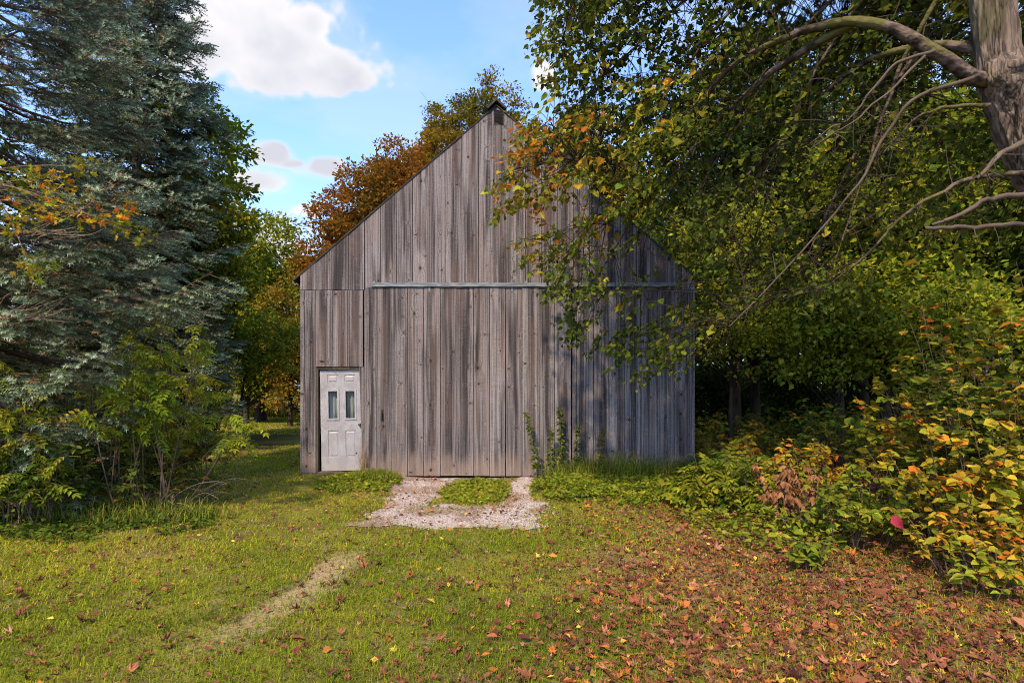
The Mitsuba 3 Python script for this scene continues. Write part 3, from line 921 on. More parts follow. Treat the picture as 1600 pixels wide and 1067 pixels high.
def shrub(name, label, category, base, spread, h, n_stem, per, leaf, palette, seed, tm=OVAL, tm_name='oval', single=0, lean=(0, 0), droop=.25, r=.006, low=.25, group=None, stem_col=(.12, .085, .06), bsdf='mat_leaf', leaf_name='leaf', up=.9, jit=.18):
    """A bush: stems fanning from the ground, side twigs, leaves alternating along them."""
    rng = np.random.default_rng(seed)
    key = thing(name, label, category, group)
    bx, by = base
    a = rng.uniform(0, 6.283, n_stem); rr = np.sqrt(rng.random(n_stem))
    A = np.c_[bx + np.cos(a) * rr * spread[0] * .75, by + np.sin(a) * rr * spread[1] * .75, np.zeros(n_stem)]
    A[:, 2] = ground_z(A[:, 0], A[:, 1]) - .02
    hh = h * (1 - .45 * rr ** 2) * rng.uniform(.55, 1.08, n_stem)
    C = A + np.c_[np.cos(a) * rr * spread[0] * .35 + rng.normal(0, .12, n_stem) * h + lean[0] * hh, np.sin(a) * rr * spread[1] * .35 + rng.normal(0, .12, n_stem) * h + lean[1] * hh, hh]
    B = A * .5 + C * .5 + np.c_[rng.normal(0, .05, (n_stem, 2)) * h, hh * .18]
    # side twigs
    nt = 3
    t = rng.uniform(low + .1, .95, (n_stem, nt, 1))
    S0 = (1 - t) ** 2 * A[:, None] + 2 * t * (1 - t) * B[:, None] + t * t * C[:, None]
    ad = rng.uniform(0, 6.283, (n_stem, nt))
    ln = (.12 + .22 * h) * rng.uniform(.5, 1.1, (n_stem, nt, 1)) * (1.2 - t)
    S1 = S0 + np.stack([np.cos(ad), np.sin(ad), rng.uniform(-.2, .5, ad.shape)], -1) * ln
    S0, S1 = S0.reshape(-1, 3), S1.reshape(-1, 3)
    SB = (S0 + S1) / 2 + UP * .03
    parts = [tubes(A, B, C, np.full(n_stem, r), r * .35, 4, 6), tubes(S0, SB, S1, np.full(len(S0), r * .5), r * .25, 3, 3)]
    V, F = merge(parts)
    put(f'{key}__stems', (V, F), 'mat_twig', color=np.clip(np.array([stem_col]) * (.5 + meshkit.noise(V * 9.0, 3)[:, None]), 0, 1), kind='stuff')
    # leaves
    def along(a_, b_, c_, lo, m):
        tt = np.sort(rng.uniform(lo, 1.0, (len(a_), m, 1)), 1)
        p = (1 - tt) ** 2 * a_[:, None] + 2 * tt * (1 - tt) * b_[:, None] + tt * tt * c_[:, None]
        d = norm(2 * (1 - tt) * (b_ - a_)[:, None] + 2 * tt * (c_ - b_)[:, None])
        return p.reshape(-1, 3), d.reshape(-1, 3)
    p1, d1 = along(A, B, C, low, per)
    p2, d2 = along(S0, SB, S1, .2, max(2, per // 2))
    P, d = np.vstack([p1, p2]), np.vstack([d1, d2])
    n = len(P)
    az = rng.uniform(0, 6.283, n)
    ax = norm(d * .35 + np.c_[np.cos(az), np.sin(az), np.full(n, -droop)] + rng.normal(0, .2, (n, 3)))
    nr = norm(UP * up + rng.normal(0, .38, (n, 3)) + np.array([0, -.25, 0]))
    s = leaf * np.exp(rng.normal(0, .22, n)).clip(.55, 1.35)
    var = meshkit.fbm(P * 1.6 + seed, 2, seed) * 1.1 - .05
    col = colours(n, palette, rng, jit, var=var)
    foliage(key, leaf_name, P, ax, nr, s, col, tm, tm_name, bsdf, single)
    return key


# palettes: rgb and weight, ordered so that neighbours in a crown share a tone
GREEN = [(.045, .070, .014, 1.5), (.075, .110, .016, 3), (.115, .155, .020, 3), (.18, .20, .024, 2), (.27, .235, .028, 1.0)]
YGREEN = [(.08, .115, .016, 1.2), (.15, .19, .020, 3), (.24, .265, .024, 3), (.36, .31, .026, 2), (.42, .28, .024, .7)]
ORANGE = [(.085, .085, .016, 1.2), (.17, .115, .018, 2), (.27, .125, .02, 3), (.33, .12, .02, 2.4), (.21, .065, .018, 1)]
GOLD = [(.07, .09, .014, 1.2), (.15, .14, .018, 2.5), (.26, .18, .02, 3), (.33, .18, .02, 1.6)]
DARKG = [(.034, .054, .016, 2), (.055, .085, .022, 3), (.085, .120, .024, 2), (.14, .16, .026, .8)]
MIXED = [(.085, .115, .018, 1.3), (.17, .205, .022, 2.6), (.30, .27, .026, 2.6), (.46, .31, .028, 2.2), (.54, .20, .026, 2.4), (.46, .10, .026, .9)]
LINDEN = [(.042, .060, .014, 2.0), (.080, .105, .016, 3.0), (.140, .160, .020, 2.8), (.26, .225, .026, 1.6), (.42, .24, .026, 1.3), (.42, .125, .024, 1.0)]

exec_stage = 'trees'
# ------------------------------------------------------------------ left: spruces
spruce('spruce_tree', 'tall blue spruce nearest the barn on the left, trunk showing near the top', (-10.0, 14.5), 15.5, 2.25, .5, 21, trunk_r=.19, per=7, shoot_len=.21, whorl=.31, taper=.38)
spruce('spruce_tree', 'blue spruce at the left edge with long pale drooping lower boughs', (-7.75, 7.6), 15.0, 2.9, .7, 22, keep=lambda az: 1.0 if math.cos(az - .0) > -.25 else .45, trunk_r=.2, per=7, extra=((3.35, -.12, 3.9), (3.2, -.2, 3.6), (3.75, -.45, 3.5), (4.1, -.52, 3.3), (4.9, -.3, 3.2), (2.5, -.38, 3.3)), shoots=FINE_SHOOTS, shoot_len=.16, bare_in=.40, tint=(1.08, 1.05, 1.0))

# broadleaf trees on the left and behind the barn
tree('maple_tree', 'yellow-green maple rising behind the blue spruces at the left', 'tree', (-9.95, 16.5), 11.5, .2, [(0, 0, 8.0, 2.0, 2.0, 3.3), (.9, -.3, 6.2, 1.7, 1.7, 2.0), (-.6, 0, 4.6, 2.2, 2, 2.0)], 230, 80, .15, YGREEN[1:] , 31)
tree('maple_tree', 'green maple with bare twig tips at the far edge of the lawn', 'tree', (-13.4, 29), 11.6, .24, [(0, 0, 8.2, 2.9, 2.4, 2.6), (1.9, 0, 7.2, 1.7, 1.8, 2.2), (-1.8, 0, 6.4, 2.3, 2, 2.4), (.6, -.6, 5.0, 2.8, 2, 1.8)], 330, 70, .19, YGREEN, 32, cl_r=.7, bare=70)
tree('maple_tree', 'low bright green maple under the taller one beyond the lawn', 'tree', (-13.2, 27), 6.4, .14, [(0, 0, 3.6, 2.7, 1.8, 2.2), (1.3, 0, 2.6, 1.9, 1.6, 1.3)], 210, 70, .17, YGREEN[1:4], 33, cl_r=.6)
tree('ash_tree', 'yellow ash sapling leaning out over the shaded lawn by the spruce', 'tree', (-9.2, 18.2), 4.9, .06, [(.6, 0, 3.4, 1.3, 1.0, .9), (1.0, -.2, 2.7, 1.1, 1.0, .7)], 80, 40, .13, YGREEN[1:4], 34, cl_r=.4, lean=(.5, 0))
tree('sumac_tree', 'small tree with rust tinged green leaves beside the left wall of the barn', 'tree', (-10.0, 24.5), 6.6, .09, [(0, 0, 4.1, 1.4, 1.3, 2.5), (.3, 0, 2.0, 1.5, 1.1, 1.5)], 200, 60, .13, [(.19, .20, .026, 3), (.28, .24, .026, 2.5), (.33, .19, .026, 2), (.30, .11, .026, 1), (.12, .15, .02, 2)], 35, cl_r=.45)
tree('maple_tree', 'orange autumn maple standing behind the left roof slope', 'tree', (-6.9, 28), 15.6, .26, [(.1, 0, 10.0, 3.0, 2.8, 3.4), (-1.3, 0, 7.8, 2.7, 2.6, 2.8), (1.5, 0, 9.8, 2.7, 2.4, 3.4), (1.2, 0, 12.7, 2.0, 1.8, 2.1)], 780, 100, .155, ORANGE, 36, cl_r=.6)
tree('birch_tree', 'golden brown tree whose crown tops the barn ridge', 'tree', (-2.5, 31), 19.3, .25, [(-.4, 0, 15.2, 2.5, 2.2, 3.0), (.9, 0, 17.4, 1.1, 1.0, 2.4), (-1.9, 0, 14.6, 1.6, 1.4, 2.2), (2.4, 0, 17.0, 1.0, .9, 2.5), (3.2, 0, 13.6, 1.2, 1.2, 2.2), (.2, 0, 11, 3.2, 2.6, 2.6)], 520, 95, .145, GOLD, 37, cl_r=.55, bare=40)
tree('birch_tree', 'yellow tree behind the right roof slope', 'tree', (3.2, 28), 17.5, .25, [(0, 0, 12.6, 2.6, 2.4, 3.6), (1.6, 0, 10.6, 2.6, 2.4, 3.0), (-1.2, 0, 10.8, 2.2, 2, 2.6)], 400, 85, .16, GOLD, 38, cl_r=.65)
tree('maple_tree', 'pale lime tree behind the right eave of the barn', 'tree', (8.2, 25), 12.5, .2, [(-.6, 0, 8.0, 2.2, 2.0, 2.6), (.8, 0, 6.2, 2.4, 2, 2.4)], 300, 75, .19, YGREEN[1:], 39, cl_r=.6)
for i, (x, y, hgt, sp, pal, lab) in enumerate([(-18, 33, 11, 3.0, GREEN, 'far green tree left of the lawn, half behind the spruce'), (-21, 27, 12, 3.2, DARKG, 'dark far tree behind the leftmost spruce'), (-9.8, 33, 7.5, 2.6, GREEN, 'far low tree at the end of the lawn beside the barn')]):
    tree('woodland_tree', lab, 'tree', (x, y), hgt, .2, [(0, 0, hgt * .66, sp, sp * .9, hgt * .32), (.8, 0, hgt * .36, sp * .9, sp * .8, hgt * .22)], 240, 60, .20, pal, 50 + i, cl_r=.75)

# woodland on the right, behind the near tree
wood = [(6.9, 16.8, 12, 2.6, DARKG, 'dark woodland tree closest to the right corner of the barn'), (8.3, 18.6, 14, 2.8, GREEN, 'woodland tree with dark straight trunk, second from the barn corner'),
        (10.2, 17.0, 12, 2.8, DARKG, 'dark leafy woodland tree at the middle of the right-hand thicket'), (12.6, 19.5, 14, 3.2, GREEN, 'tall green woodland tree behind the right-hand thicket'),
        (15.5, 18.0, 13, 3.2, DARKG, 'dark woodland tree far right behind the drooping boughs'), (13.0, 27, 17, 3.8, GREEN, 'tallest woodland tree standing far behind the thicket'),
        (18.5, 24.5, 15, 3.8, DARKG, 'shaded woodland tree deep in the right-hand wood'), (7.0, 32, 16, 3.6, GREEN, 'far woodland tree seen above the right roof slope'),
        (21, 19, 13, 3.4, GREEN, 'woodland tree at the right edge behind the leaning trunk'), (9.3, 13.6, 9.5, 2.3, YGREEN, 'slim yellow-green tree in front of the dark wood'),
        (12.2, 12.2, 8.5, 2.4, GREEN, 'leafy tree right of centre in the thicket')]
for i, (x, y, hgt, sp, pal, lab) in enumerate(wood):
    tree('woodland_tree', lab, 'tree', (x, y), hgt, .17, [(0, 0, hgt * .68, sp, sp, hgt * .30), (-.5, -.4, hgt * .40, sp * .95, sp * .9, hgt * .20)], 250, 62, .17 if y < 20 else .22, pal, 70 + i, cl_r=.7)
for i, (x, y, sp, h, pal, lab) in enumerate([(7.6, 20.5, 1.8, 2.6, DARKG, 'dark undergrowth bush between the woodland trunks nearest the barn'), (10.6, 21.5, 2.2, 3.2, DARKG, 'dark undergrowth bush deep among the woodland trunks'), (14.0, 22, 2.6, 3.6, DARKG, 'dark undergrowth bush at the far right of the wood'),
                                            (18, 21, 2.8, 4, DARKG, 'large dark bush at the right edge of the wood'), (10, 28, 3.5, 4, GREEN, 'green undergrowth bush far behind the woodland trunks'), (6.6, 25.5, 2.4, 3.0, GREEN, 'green undergrowth bush behind the barn corner')]):
    tree('undergrowth_bush', lab, 'bush', (x, y), h, .05, [(0, 0, h * .5, sp, sp * .7, h * .48)], 130, 60, .16, pal, 90 + i, cl_r=.6)

for i, (x, y, sp, h, lab) in enumerate([(11, 40, 5, 8, 'far dark tree closing the wood behind the barn corner'), (19, 39, 5.5, 9, 'far dark tree closing the wood behind the thicket'), (28, 38, 6, 10, 'far dark tree closing the wood at the right'), (36, 34, 6, 10, 'far dark tree at the right end of the wood'),
                                        (-24, 36, 5, 9, 'far dark tree closing the view behind the left spruces'), (-31, 32, 5.5, 10, 'far dark tree at the left end of the lawn'), (-19, 17.5, 3, 8.5, 'dark tree outside the lawn behind the leftmost spruce'), (-14.8, 13.0, 2.6, 9.5, 'dark tree beside the leftmost spruce')]):
    tree('woodland_tree', lab, 'tree', (x, y), h, .16, [(0, 0, h * .62, sp, sp * .7, h * .36), (.3, 0, h * .25, sp, sp * .7, h * .25)], 300, 44, .30 if y > 30 else .2, DARKG, 130 + i, cl_r=.9)

HB = [(.15, .20, .024, 2), (.25, .30, .03, 3), (.38, .37, .034, 2), (.50, .36, .032, 1.2), (.50, .21, .03, .6)]
tree('hornbeam_tree', 'small yellow-green tree leaning out right beside the barn corner', 'tree', (5.3, 13.2), 6.4, .06, [(0, 0, 4.3, 1.5, 1.2, 1.6), (.6, -.3, 3.1, 1.5, 1.1, .9), (-.3, 0, 5.6, 1.2, 1, 1.0)], 150, 46, .105, HB, 151, cl_r=.42)
tree('hornbeam_tree', 'small leafy tree before the dark trunks, second from the barn corner', 'tree', (7.4, 12.3), 5.2, .06, [(0, 0, 3.5, 1.5, 1.2, 1.3), (-.5, -.3, 2.5, 1.4, 1.1, .7)], 130, 46, .105, HB, 152, cl_r=.42)
tree('hornbeam_tree', 'small tree with drooping green sprays left of the layered right-hand bushes', 'tree', (8.6, 10.9), 4.4, .06, [(0, 0, 3.0, 1.4, 1.2, 1.1)], 100, 46, .105, HB[:4], 153, cl_r=.42)
shrub('bramble_bush', 'dull green and russet bramble under the small trees by the barn corner', 'bush', (5.6, 14.2), (1.3, 1.0), 1.3, 44, 10, .11, [(.13, .17, .022, 2), (.22, .26, .028, 2), (.42, .27, .03, 1.2), (.46, .17, .03, .8)], 154, OVAL, 'oval', 0)
shrub('bramble_bush', 'green bramble in front of the dark woodland trunks', 'bush', (8.3, 14.6), (1.7, 1.2), 1.6, 56, 10, .12, [(.13, .17, .022, 2), (.22, .26, .028, 2), (.42, .27, .03, 1.2)], 155, OVAL, 'oval', 0)

# ------------------------------------------------------------------ right: the near lime tree with its long drooping limbs
LT = thing('lime_tree', 'big leaning tree at the right with drooping leafy limbs over the barn', 'tree')
rng = np.random.default_rng(101)
NT = 150
tk = curve([(6.35, 5.35, -.1), (6.1, 5.3, .9), (5.6, 5.25, 2.0), at(1712, 420, 5.2), at(1642, 300, 5.15), at(1594, 200, 5.1), at(1564, 110, 5.1), at(1550, 0, 5.1), at(1535, -160, 5.0), at(1490, -420, 4.9), at(1470, -700, 4.9)], NT)
s = np.linspace(0, 1, NT)
rad = .30 * np.exp(-s * 9) * .6 + np.interp(s, [0, .45, .62, .75, 1], [.222, .205, .182, .172, .07])
v, f = tube(tk, rad, 72)
th_ = np.tile(np.arange(72) / 72 * 2 * np.pi, NT)
q_ = np.c_[np.cos(th_) * 4.2, np.sin(th_) * 4.2, v[:, 2] * 2.2]
dv = ((meshkit.fbm(v * np.array([3, 3, 1.0]), 2, 6) - .5) * .06 + (np.abs(meshkit.fbm(q_, 3, 8) - .5) * 2 - .3) * .060)[:, None]
c0 = np.repeat(tk, 72, 0)
knot = np.exp(-(np.linalg.norm(v - at(1572, 118, 4.95), axis=1) / .17) ** 2)[:, None] * .10 * (.4 + 1.2 * meshkit.noise(v * 14, 2)[:, None])
v = v + norm(v - c0) * (dv + knot)
put(f'{LT}__trunk', (v, f), 'mat_bark', smooth=True)
limbs = []


def limb(pts, r0, r1, n=26, pale=False, part='limb'):
    c = curve(pts, n)
    t = np.linspace(0, 1, n)
    c = c + (np.stack([meshkit.fbm(np.c_[t * 6, t * 0 + len(limbs) * 3.7, t * 0 + k], 3, 9) for k in range(3)], 1) - .5) * .10 * np.sin(t * np.pi)[:, None]
    v, f = tube(c, r0 + (r1 - r0) * t ** .8, 8)
    key = free(f'{LT}__{part}')
    if pale:
        put(key, (v, f), 'mat_twig', color=np.clip(np.tile([.125, .095, .07], (len(v), 1)) * (.6 + .7 * meshkit.noise(v * 8, 1)[:, None]), 0, 1), smooth=True)
    else:
        put(key, (v, f), 'mat_limb', smooth=True)
    limbs.append(c)
    return c


limb([at(1560, 128, 5.1), at(1522, 120, 5.02), at(1470, 85, 5.0), at(1400, 50, 5.1), at(1330, 36, 5.3), at(1260, 46, 5.6), at(1200, 72, 6.0), at(1140, 108, 6.4), at(1090, 165, 6.9), at(1030, 215, 7.4), at(950, 270, 7.9)], .075, .012, 40)
limb([at(1335, 36, 5.3), at(1260, 78, 5.7), at(1180, 135, 6.3), at(1110, 200, 7.0), at(1020, 300, 7.6), at(930, 360, 8.1)], .05, .010)
limb([at(1590, 110, 5.15), at(1660, 40, 5.2), at(1720, -120, 5.1), at(1730, -400, 4.8)], .15, .05)
limb([at(1536, 80, 5.2), at(1440, 70, 5.6), at(1340, 110, 6.2), at(1260, 175, 6.8), at(1180, 260, 7.2), at(1090, 370, 7.6)], .05, .009)
for a, b, c, Y in ((1400, -60, (1180, 300), 6.2), (1340, -40, (1070, 330), 6.8), (1300, -60, (1010, 300), 7.3), (1250, -80, (960, 260), 7.0), (1450, 60, (1230, 470), 6.4), (1290, 80, (1150, 470), 7.6), (1220, 60, (1000, 380), 8.0),
                   (1380, 130, (1120, 560), 7.8), (1320, 60, (1060, 480), 8.3), (1180, -60, (905, 160), 7.4), (1150, -120, (880, 60), 7.0), (1480, -30, (1300, 420), 5.8), (1120, 180, (930, 440), 8.2), (1010, 300, (870, 420), 8.0), (960, 270, (790, 270), 7.8)):
    p0, p1 = at(a, b, Y - .5), at(c[0], c[1], Y + .6)
    mid = (p0 + p1) / 2 + np.array([-.05, 0, .22])
    limb([p0, p0 * .66 + p1 * .34 + np.array([-.05, 0, .2]), p0 * .33 + p1 * .67 + np.array([0, 0, .16]), p1], .028, .006, 18)
# dead and pale branches low on the trunk
limb([at(1520, 122, 4.9), at(1440, 150, 4.8), at(1390, 200, 4.9), at(1345, 280, 5.0), at(1290, 350, 5.2), at(1210, 440, 5.4), at(1140, 510, 5.6)], .020, .005, 30, pale=True, part='dead_branch')
limb([at(1460, 80, 4.95), at(1400, 105, 5.0), at(1330, 180, 5.1), at(1265, 225, 5.2)], .018, .004, 20, pale=True, part='dead_branch')
limb([at(1445, 88, 4.9), at(1360, 165, 4.9), at(1262, 236, 5.0)], .014, .004, 16, pale=True, part='dead_branch')
limb([at(1545, 165, 5.0), at(1480, 168, 4.9), at(1430, 185, 4.9), at(1380, 240, 5.1)], .022, .007, 16, part='dead_branch')
limb([at(1610, 215, 5.0), at(1565, 240, 4.8), at(1525, 280, 4.7)], .035, .014, 14, pale=True, part='dead_branch')
limb([at(1620, 270, 5.1), at(1560, 275, 5.0), at(1500, 290, 5.0), at(1430, 325, 5.1), at(1350, 400, 5.4), at(1290, 450, 5.7)], .030, .008, 22, part='dead_branch')
limb([at(1640, 300, 5.0), at(1560, 308, 4.7), at(1510, 330, 4.6), at(1455, 352, 4.6)], .030, .014, 16, pale=True, part='dead_branch')
limb([at(1640, 355, 5.0), at(1560, 352, 4.7), at(1500, 357, 4.6), at(1443, 357, 4.5)], .026, .016, 14, pale=True, part='dead_branch')

rtw = np.random.default_rng(118)
DB_ = [k for k in scene if k.startswith(f'{LT}__dead_branch')]
for k, c in zip(DB_, limbs[-len(DB_):]):
    nt = 12
    i = rtw.integers(4, len(c) - 1, nt)
    d = norm(c[i] - c[i - 1]); e = c[i] + norm(d + rtw.normal(0, .55, (nt, 3)) - UP * .2) * rtw.uniform(.12, .45, (nt, 1))
    V, F = tubes(c[i], (c[i] + e) / 2 + rtw.normal(0, .025, (nt, 3)), e, np.full(nt, .0045), .0015, 3, 5)
    put(k + '__twigs', (V, F), 'mat_twig', color=np.tile([.10, .075, .055], (len(V), 1)), kind='stuff')
allp = np.vstack(limbs + [tk[62:]])
poly = Polygon([(872, -140), (838, 40), (862, 110), (836, 150), (790, 195), (748, 212), (742, 285), (800, 335), (806, 420), (858, 450), (884, 515), (985, 568), (1060, 592), (1095, 500), (1230, 470), (1330, 500), (1460, 420), (1620, 400), (1780, 300), (1780, -420), (930, -420)])
from shapely import contains_xy
n = 6800
qx, qy = rng.uniform(730, 1790, n), rng.uniform(-420, 600, n)
ok = contains_xy(poly, qx, qy)
qx, qy = qx[ok], qy[ok]
# sprays thin out where the photographed boughs leave the wood visible
keepp = np.clip(1.15 - .85 * np.clip((qx - 1150) / 260, 0, 1) * np.clip((qy - 20) / 120, 0, 1), .2, 1)
keepp *= 1 - .72 * np.clip((1110 - qx) / 50, 0, 1) * np.clip((qx - 860) / 60, 0, 1) * np.clip((qy - 290) / 60, 0, 1) * (1 - .6 * np.clip((qy - 480) / 40, 0, 1))
keepp *= 1 - .45 * np.clip((900 - qx) / 40, 0, 1) * np.clip((qy - 300) / 40, 0, 1)
keepp *= 1 - .6 * np.clip(1.3 - np.hypot((qx - 985) / 75, (qy - 395) / 70), 0, 1)
holes = gnoise(qx, qy, .012, 5)
kk = (rng.random(len(qx)) < keepp) & (holes > .40)
qx, qy = qx[kk], qy[kk]
n = len(qx)
Yc = np.interp(qx, [740, 900, 1150, 1400, 1780], [7.7, 7.6, 7.5, 7.0, 6.4]) + rng.normal(0, .9, n)
Yc = np.clip(Yc, np.interp(qx, [1150, 1250], [5.0, 5.9]), 9.9)
C = np.c_[(qx - 800) / FOC * Yc, Yc, EYE + (HOR - qy) / FOC * Yc]
from scipy.spatial import cKDTree
dk, ik = cKDTree(allp).query(C, k=16)
pickk = (rng.random(n) ** 1.5 * 16).astype(int)
dd, ii = dk[np.arange(n), pickk], ik[np.arange(n), pickk]
A = allp[ii]
far_ = dd > 1.7
C[far_] = A[far_] + (C[far_] - A[far_]) * (1.7 / dd[far_])[:, None]
D = norm(norm(C - A) * .7 + np.array([-.55, .1, -.35]) + rng.normal(0, .3, (n, 3)))
L = rng.uniform(.26, .5, (n, 1))
C0, C1 = C - D * L * .5, C + D * L * .5 - UP * .05
V, F = merge([tubes(A, (A + C0) / 2 + UP * .06, C0, np.full(n, .007), .004, 3, 5), tubes(C0, (C0 + C1) / 2 + UP * .03, C1, np.full(n, .004), .0018, 3, 4)])
put(f'{LT}__twigs', (V, F), 'mat_twig', color=np.tile([.060, .045, .036], (len(V), 1)), kind='stuff')
m = 16
t = np.linspace(.05, 1.02, m)[None, :, None]
side = norm(np.cross(D, UP))
sg = np.where(np.arange(m) % 2 == 0, 1, -1)[None, :, None]
P = C0[:, None] * (1 - t) + C1[:, None] * t + rng.normal(0, .03, (n, m, 3))
ax = norm(D[:, None] * .55 + side[:, None] * sg * .8 - UP * .30 + rng.normal(0, .28, (n, m, 3)))
P = P + ax * .03
nr = norm(UP * .75 + np.array([0, -.35, 0]) + rng.normal(0, .5, (n, m, 3)))
P, ax, nr = P.reshape(-1, 3), ax.reshape(-1, 3), nr.reshape(-1, 3)
warm = np.exp(-((C[:, 0] - .6) / 1.3) ** 2) * np.exp(-((C[:, 2] - 4.6) / 1.1) ** 2)
var = np.repeat(meshkit.fbm(C * .8, 3, 14) * .75 + .50 * warm - .03, m)
col = colours(len(P), LINDEN, rng, .2, var=var)
foliage(LT, 'leaf', P, ax, nr, .070 * np.exp(rng.normal(0, .24, len(P))), col, heart6(), 'heart', 'mat_leaf', single=300, mass='crown')

# ------------------------------------------------------------------ right: bushes and saplings
RM = MIXED
shrub('ash_sapling', 'yellow-green ash sapling at the left end of the right-hand bushes', 'sapling', (2.95, 7.7), (.55, .5), 1.0, 16, 6, .34, [(.10, .15, .018, 1.5), (.21, .24, .022, 3), (.34, .31, .026, 2.5), (.42, .26, .024, .8)], 201, ASH, 'ash', 60, droop=.35, up=1.2)
shrub('withered_bush', 'withered bush with hanging dry brown leaves amid the green ones', 'bush', (3.35, 6.35), (.28, .25), 1.05, 12, 16, .085, [(.17, .070, .030, 2), (.25, .115, .050, 3), (.20, .085, .032, 2)], 202, OVAL, 'oval', 60, droop=1.6, bsdf='mat_dry_leaf')
shrub('dogwood_bush', 'leafy yellow-green bush right of the withered brown one', 'bush', (3.5, 5.75), (.6, .5), .95, 32, 11, .090, YGREEN, 203, OVAL, 'oval', 120, droop=.3)
shrub('dogwood_bush', 'dense bush with mixed green and orange leaves at the right edge', 'bush', (4.6, 5.1), (1.0, .8), 1.75, 76, 15, .082, RM, 204, ROUND, 'round', 250, droop=.25)
shrub('dogwood_bush', 'broad low bush with yellow leaves in front at the lower right', 'bush', (4.1, 4.55), (.6, .5), .95, 40, 11, .082, MIXED[1:5], 205, OVAL, 'oval', 150, droop=.35)
shrub('sumac_bush', 'bush with red and orange leaf tips behind the ash sapling', 'bush', (4.1, 8.4), (.9, .7), 1.25, 34, 10, .105, [(.09, .13, .016, 2), (.19, .20, .02, 2), (.36, .22, .022, 2), (.42, .14, .022, 2), (.36, .06, .03, .8)], 206, OVAL, 'oval', 100)
shrub('sumac_bush', 'low orange-leaved bush by the right corner of the barn', 'bush', (4.6, 11.6), (1.1, .9), 1.15, 36, 10, .11, [(.09, .12, .016, 2), (.2, .2, .02, 2), (.38, .21, .022, 2), (.42, .12, .022, 1.6)], 207, OVAL, 'oval', 40)
shrub('sumac_bush', 'dull green and orange bush before the dark trunks', 'bush', (6.6, 11.2), (1.5, 1.2), 1.5, 46, 11, .12, [(.11, .15, .02, 3), (.20, .23, .026, 2), (.40, .26, .028, 1.4), (.48, .17, .028, 1)], 208, OVAL, 'oval', 40)
shrub('hazel_bush', 'tall dull green bush behind the mixed orange one at the right', 'bush', (5.9, 7.2), (1.3, 1.1), 2.3, 64, 14, .11, RM[:5], 209, ROUND, 'round', 150, droop=.2)
shrub('hazel_bush', 'tall bush with broad layered leaves under the leaning trunk', 'bush', (5.35, 5.75), (1.2, .9), 3.05, 80, 17, .095, [(.07, .10, .018, 2), (.12, .16, .02, 3), (.21, .22, .024, 2), (.42, .25, .026, 1.5), (.48, .16, .026, 1.1)], 210, ROUND, 'round', 200, droop=.15, lean=(-.12, 0), up=1.6)
shrub('hazel_bush', 'dark leafy bush between barn corner and right-hand thicket', 'bush', (8.6, 9.6), (1.6, 1.3), 2.6, 50, 13, .13, YGREEN + [(.44, .2, .03, .5)], 211, ROUND, 'round', 0)
shrub('dogwood_sprout', 'small sprout with broad green leaves in the leaf litter', 'sprout', (2.72, 4.95), (.16, .14), .42, 8, 7, .085, YGREEN[:4], 212, OVAL, 'oval', 40, r=.004)
shrub('dogwood_sprout', 'pale green sprout at the foot of the lower right bush', 'sprout', (3.62, 4.15), (.2, .16), .5, 9, 7, .08, YGREEN[1:], 213, OVAL, 'oval', 40, r=.004)
shrub('dogwood_bush', 'bright yellow-green bush between the ash sapling and the withered bush', 'bush', (3.15, 7.1), (.5, .45), .85, 26, 10, .085, YGREEN[1:], 214, OVAL, 'oval', 80, droop=.35)
shrub('dogwood_bush', 'yellow and orange bush behind the withered brown one', 'bush', (3.9, 7.2), (.65, .5), 1.15, 34, 11, .09, MIXED[1:], 215, OVAL, 'oval', 80, droop=.3)
RL = thing('crimson_leaf', 'large crimson leaf standing out among the green bush leaves', 'leaf')
V, F = batch(np.array([at(1392, 812, 4.95)]), np.array([[.8, -.2, -.4]]), np.array([[.1, -1, .5]]), [.15], HEART)
put(RL, (V, F), 'mat_leaf', color=mottle(np.array([[.40, .05, .08]]), len(V)))

# ------------------------------------------------------------------ left: undergrowth below the spruces
shrub('ash_sapling', 'tall ash sapling with feathery lime leaves under the left spruces', 'sapling', (-5.15, 7.4), (1.0, .5), 3.1, 20, 12, .20, [(.14, .19, .022, 2), (.25, .29, .028, 3), (.38, .37, .032, 2.4)], 301, ASH, 'ash', 70, droop=.55, r=.011, low=.45, up=1.1)
shrub('ash_sapling', 'second ash sapling with golden tinged leaves nearer the barn', 'sapling', (-5.7, 9.2), (1.0, .5), 2.8, 20, 11, .21, [(.18, .22, .024, 2), (.34, .34, .03, 3), (.48, .37, .032, 1.8), (.46, .23, .03, .8)], 302, ASH, 'ash', 40, droop=.5, r=.011, low=.35)
shrub('elder_bush', 'dark green bush at the lower left edge under the spruce', 'bush', (-6.1, 6.75), (.9, .6), 1.5, 34, 12, .12, [(.05, .08, .016, 2), (.09, .135, .02, 3), (.15, .19, .024, 2), (.3, .19, .03, .5)], 303, OVAL, 'oval', 120, up=1.1)
shrub('elder_bush', 'mixed green and rusty bush below the ash saplings', 'bush', (-5.3, 7.5), (.8, .6), 1.25, 32, 11, .105, [(.06, .09, .016, 3), (.12, .155, .02, 2), (.26, .16, .025, 1), (.30, .11, .03, .6)], 304, OVAL, 'oval', 80)
shrub('yew_bush', 'low dark evergreen bush at the spruce foot beside the shaded lawn', 'bush', (-9.6, 15.6), (1.6, 1.0), 1.7, 60, 22, .08, [(.018, .034, .012, 2), (.03, .05, .016, 2), (.10, .10, .02, .5)], 305, OVAL, 'oval', 0)
shrub('elder_bush', 'rust-leaved bush low between the left saplings and the spruce', 'bush', (-6.3, 9.6), (.9, .7), 1.35, 34, 11, .11, [(.05, .075, .014, 2), (.12, .11, .018, 2), (.27, .14, .022, 1.4), (.33, .10, .022, .7)], 306, OVAL, 'oval', 60)

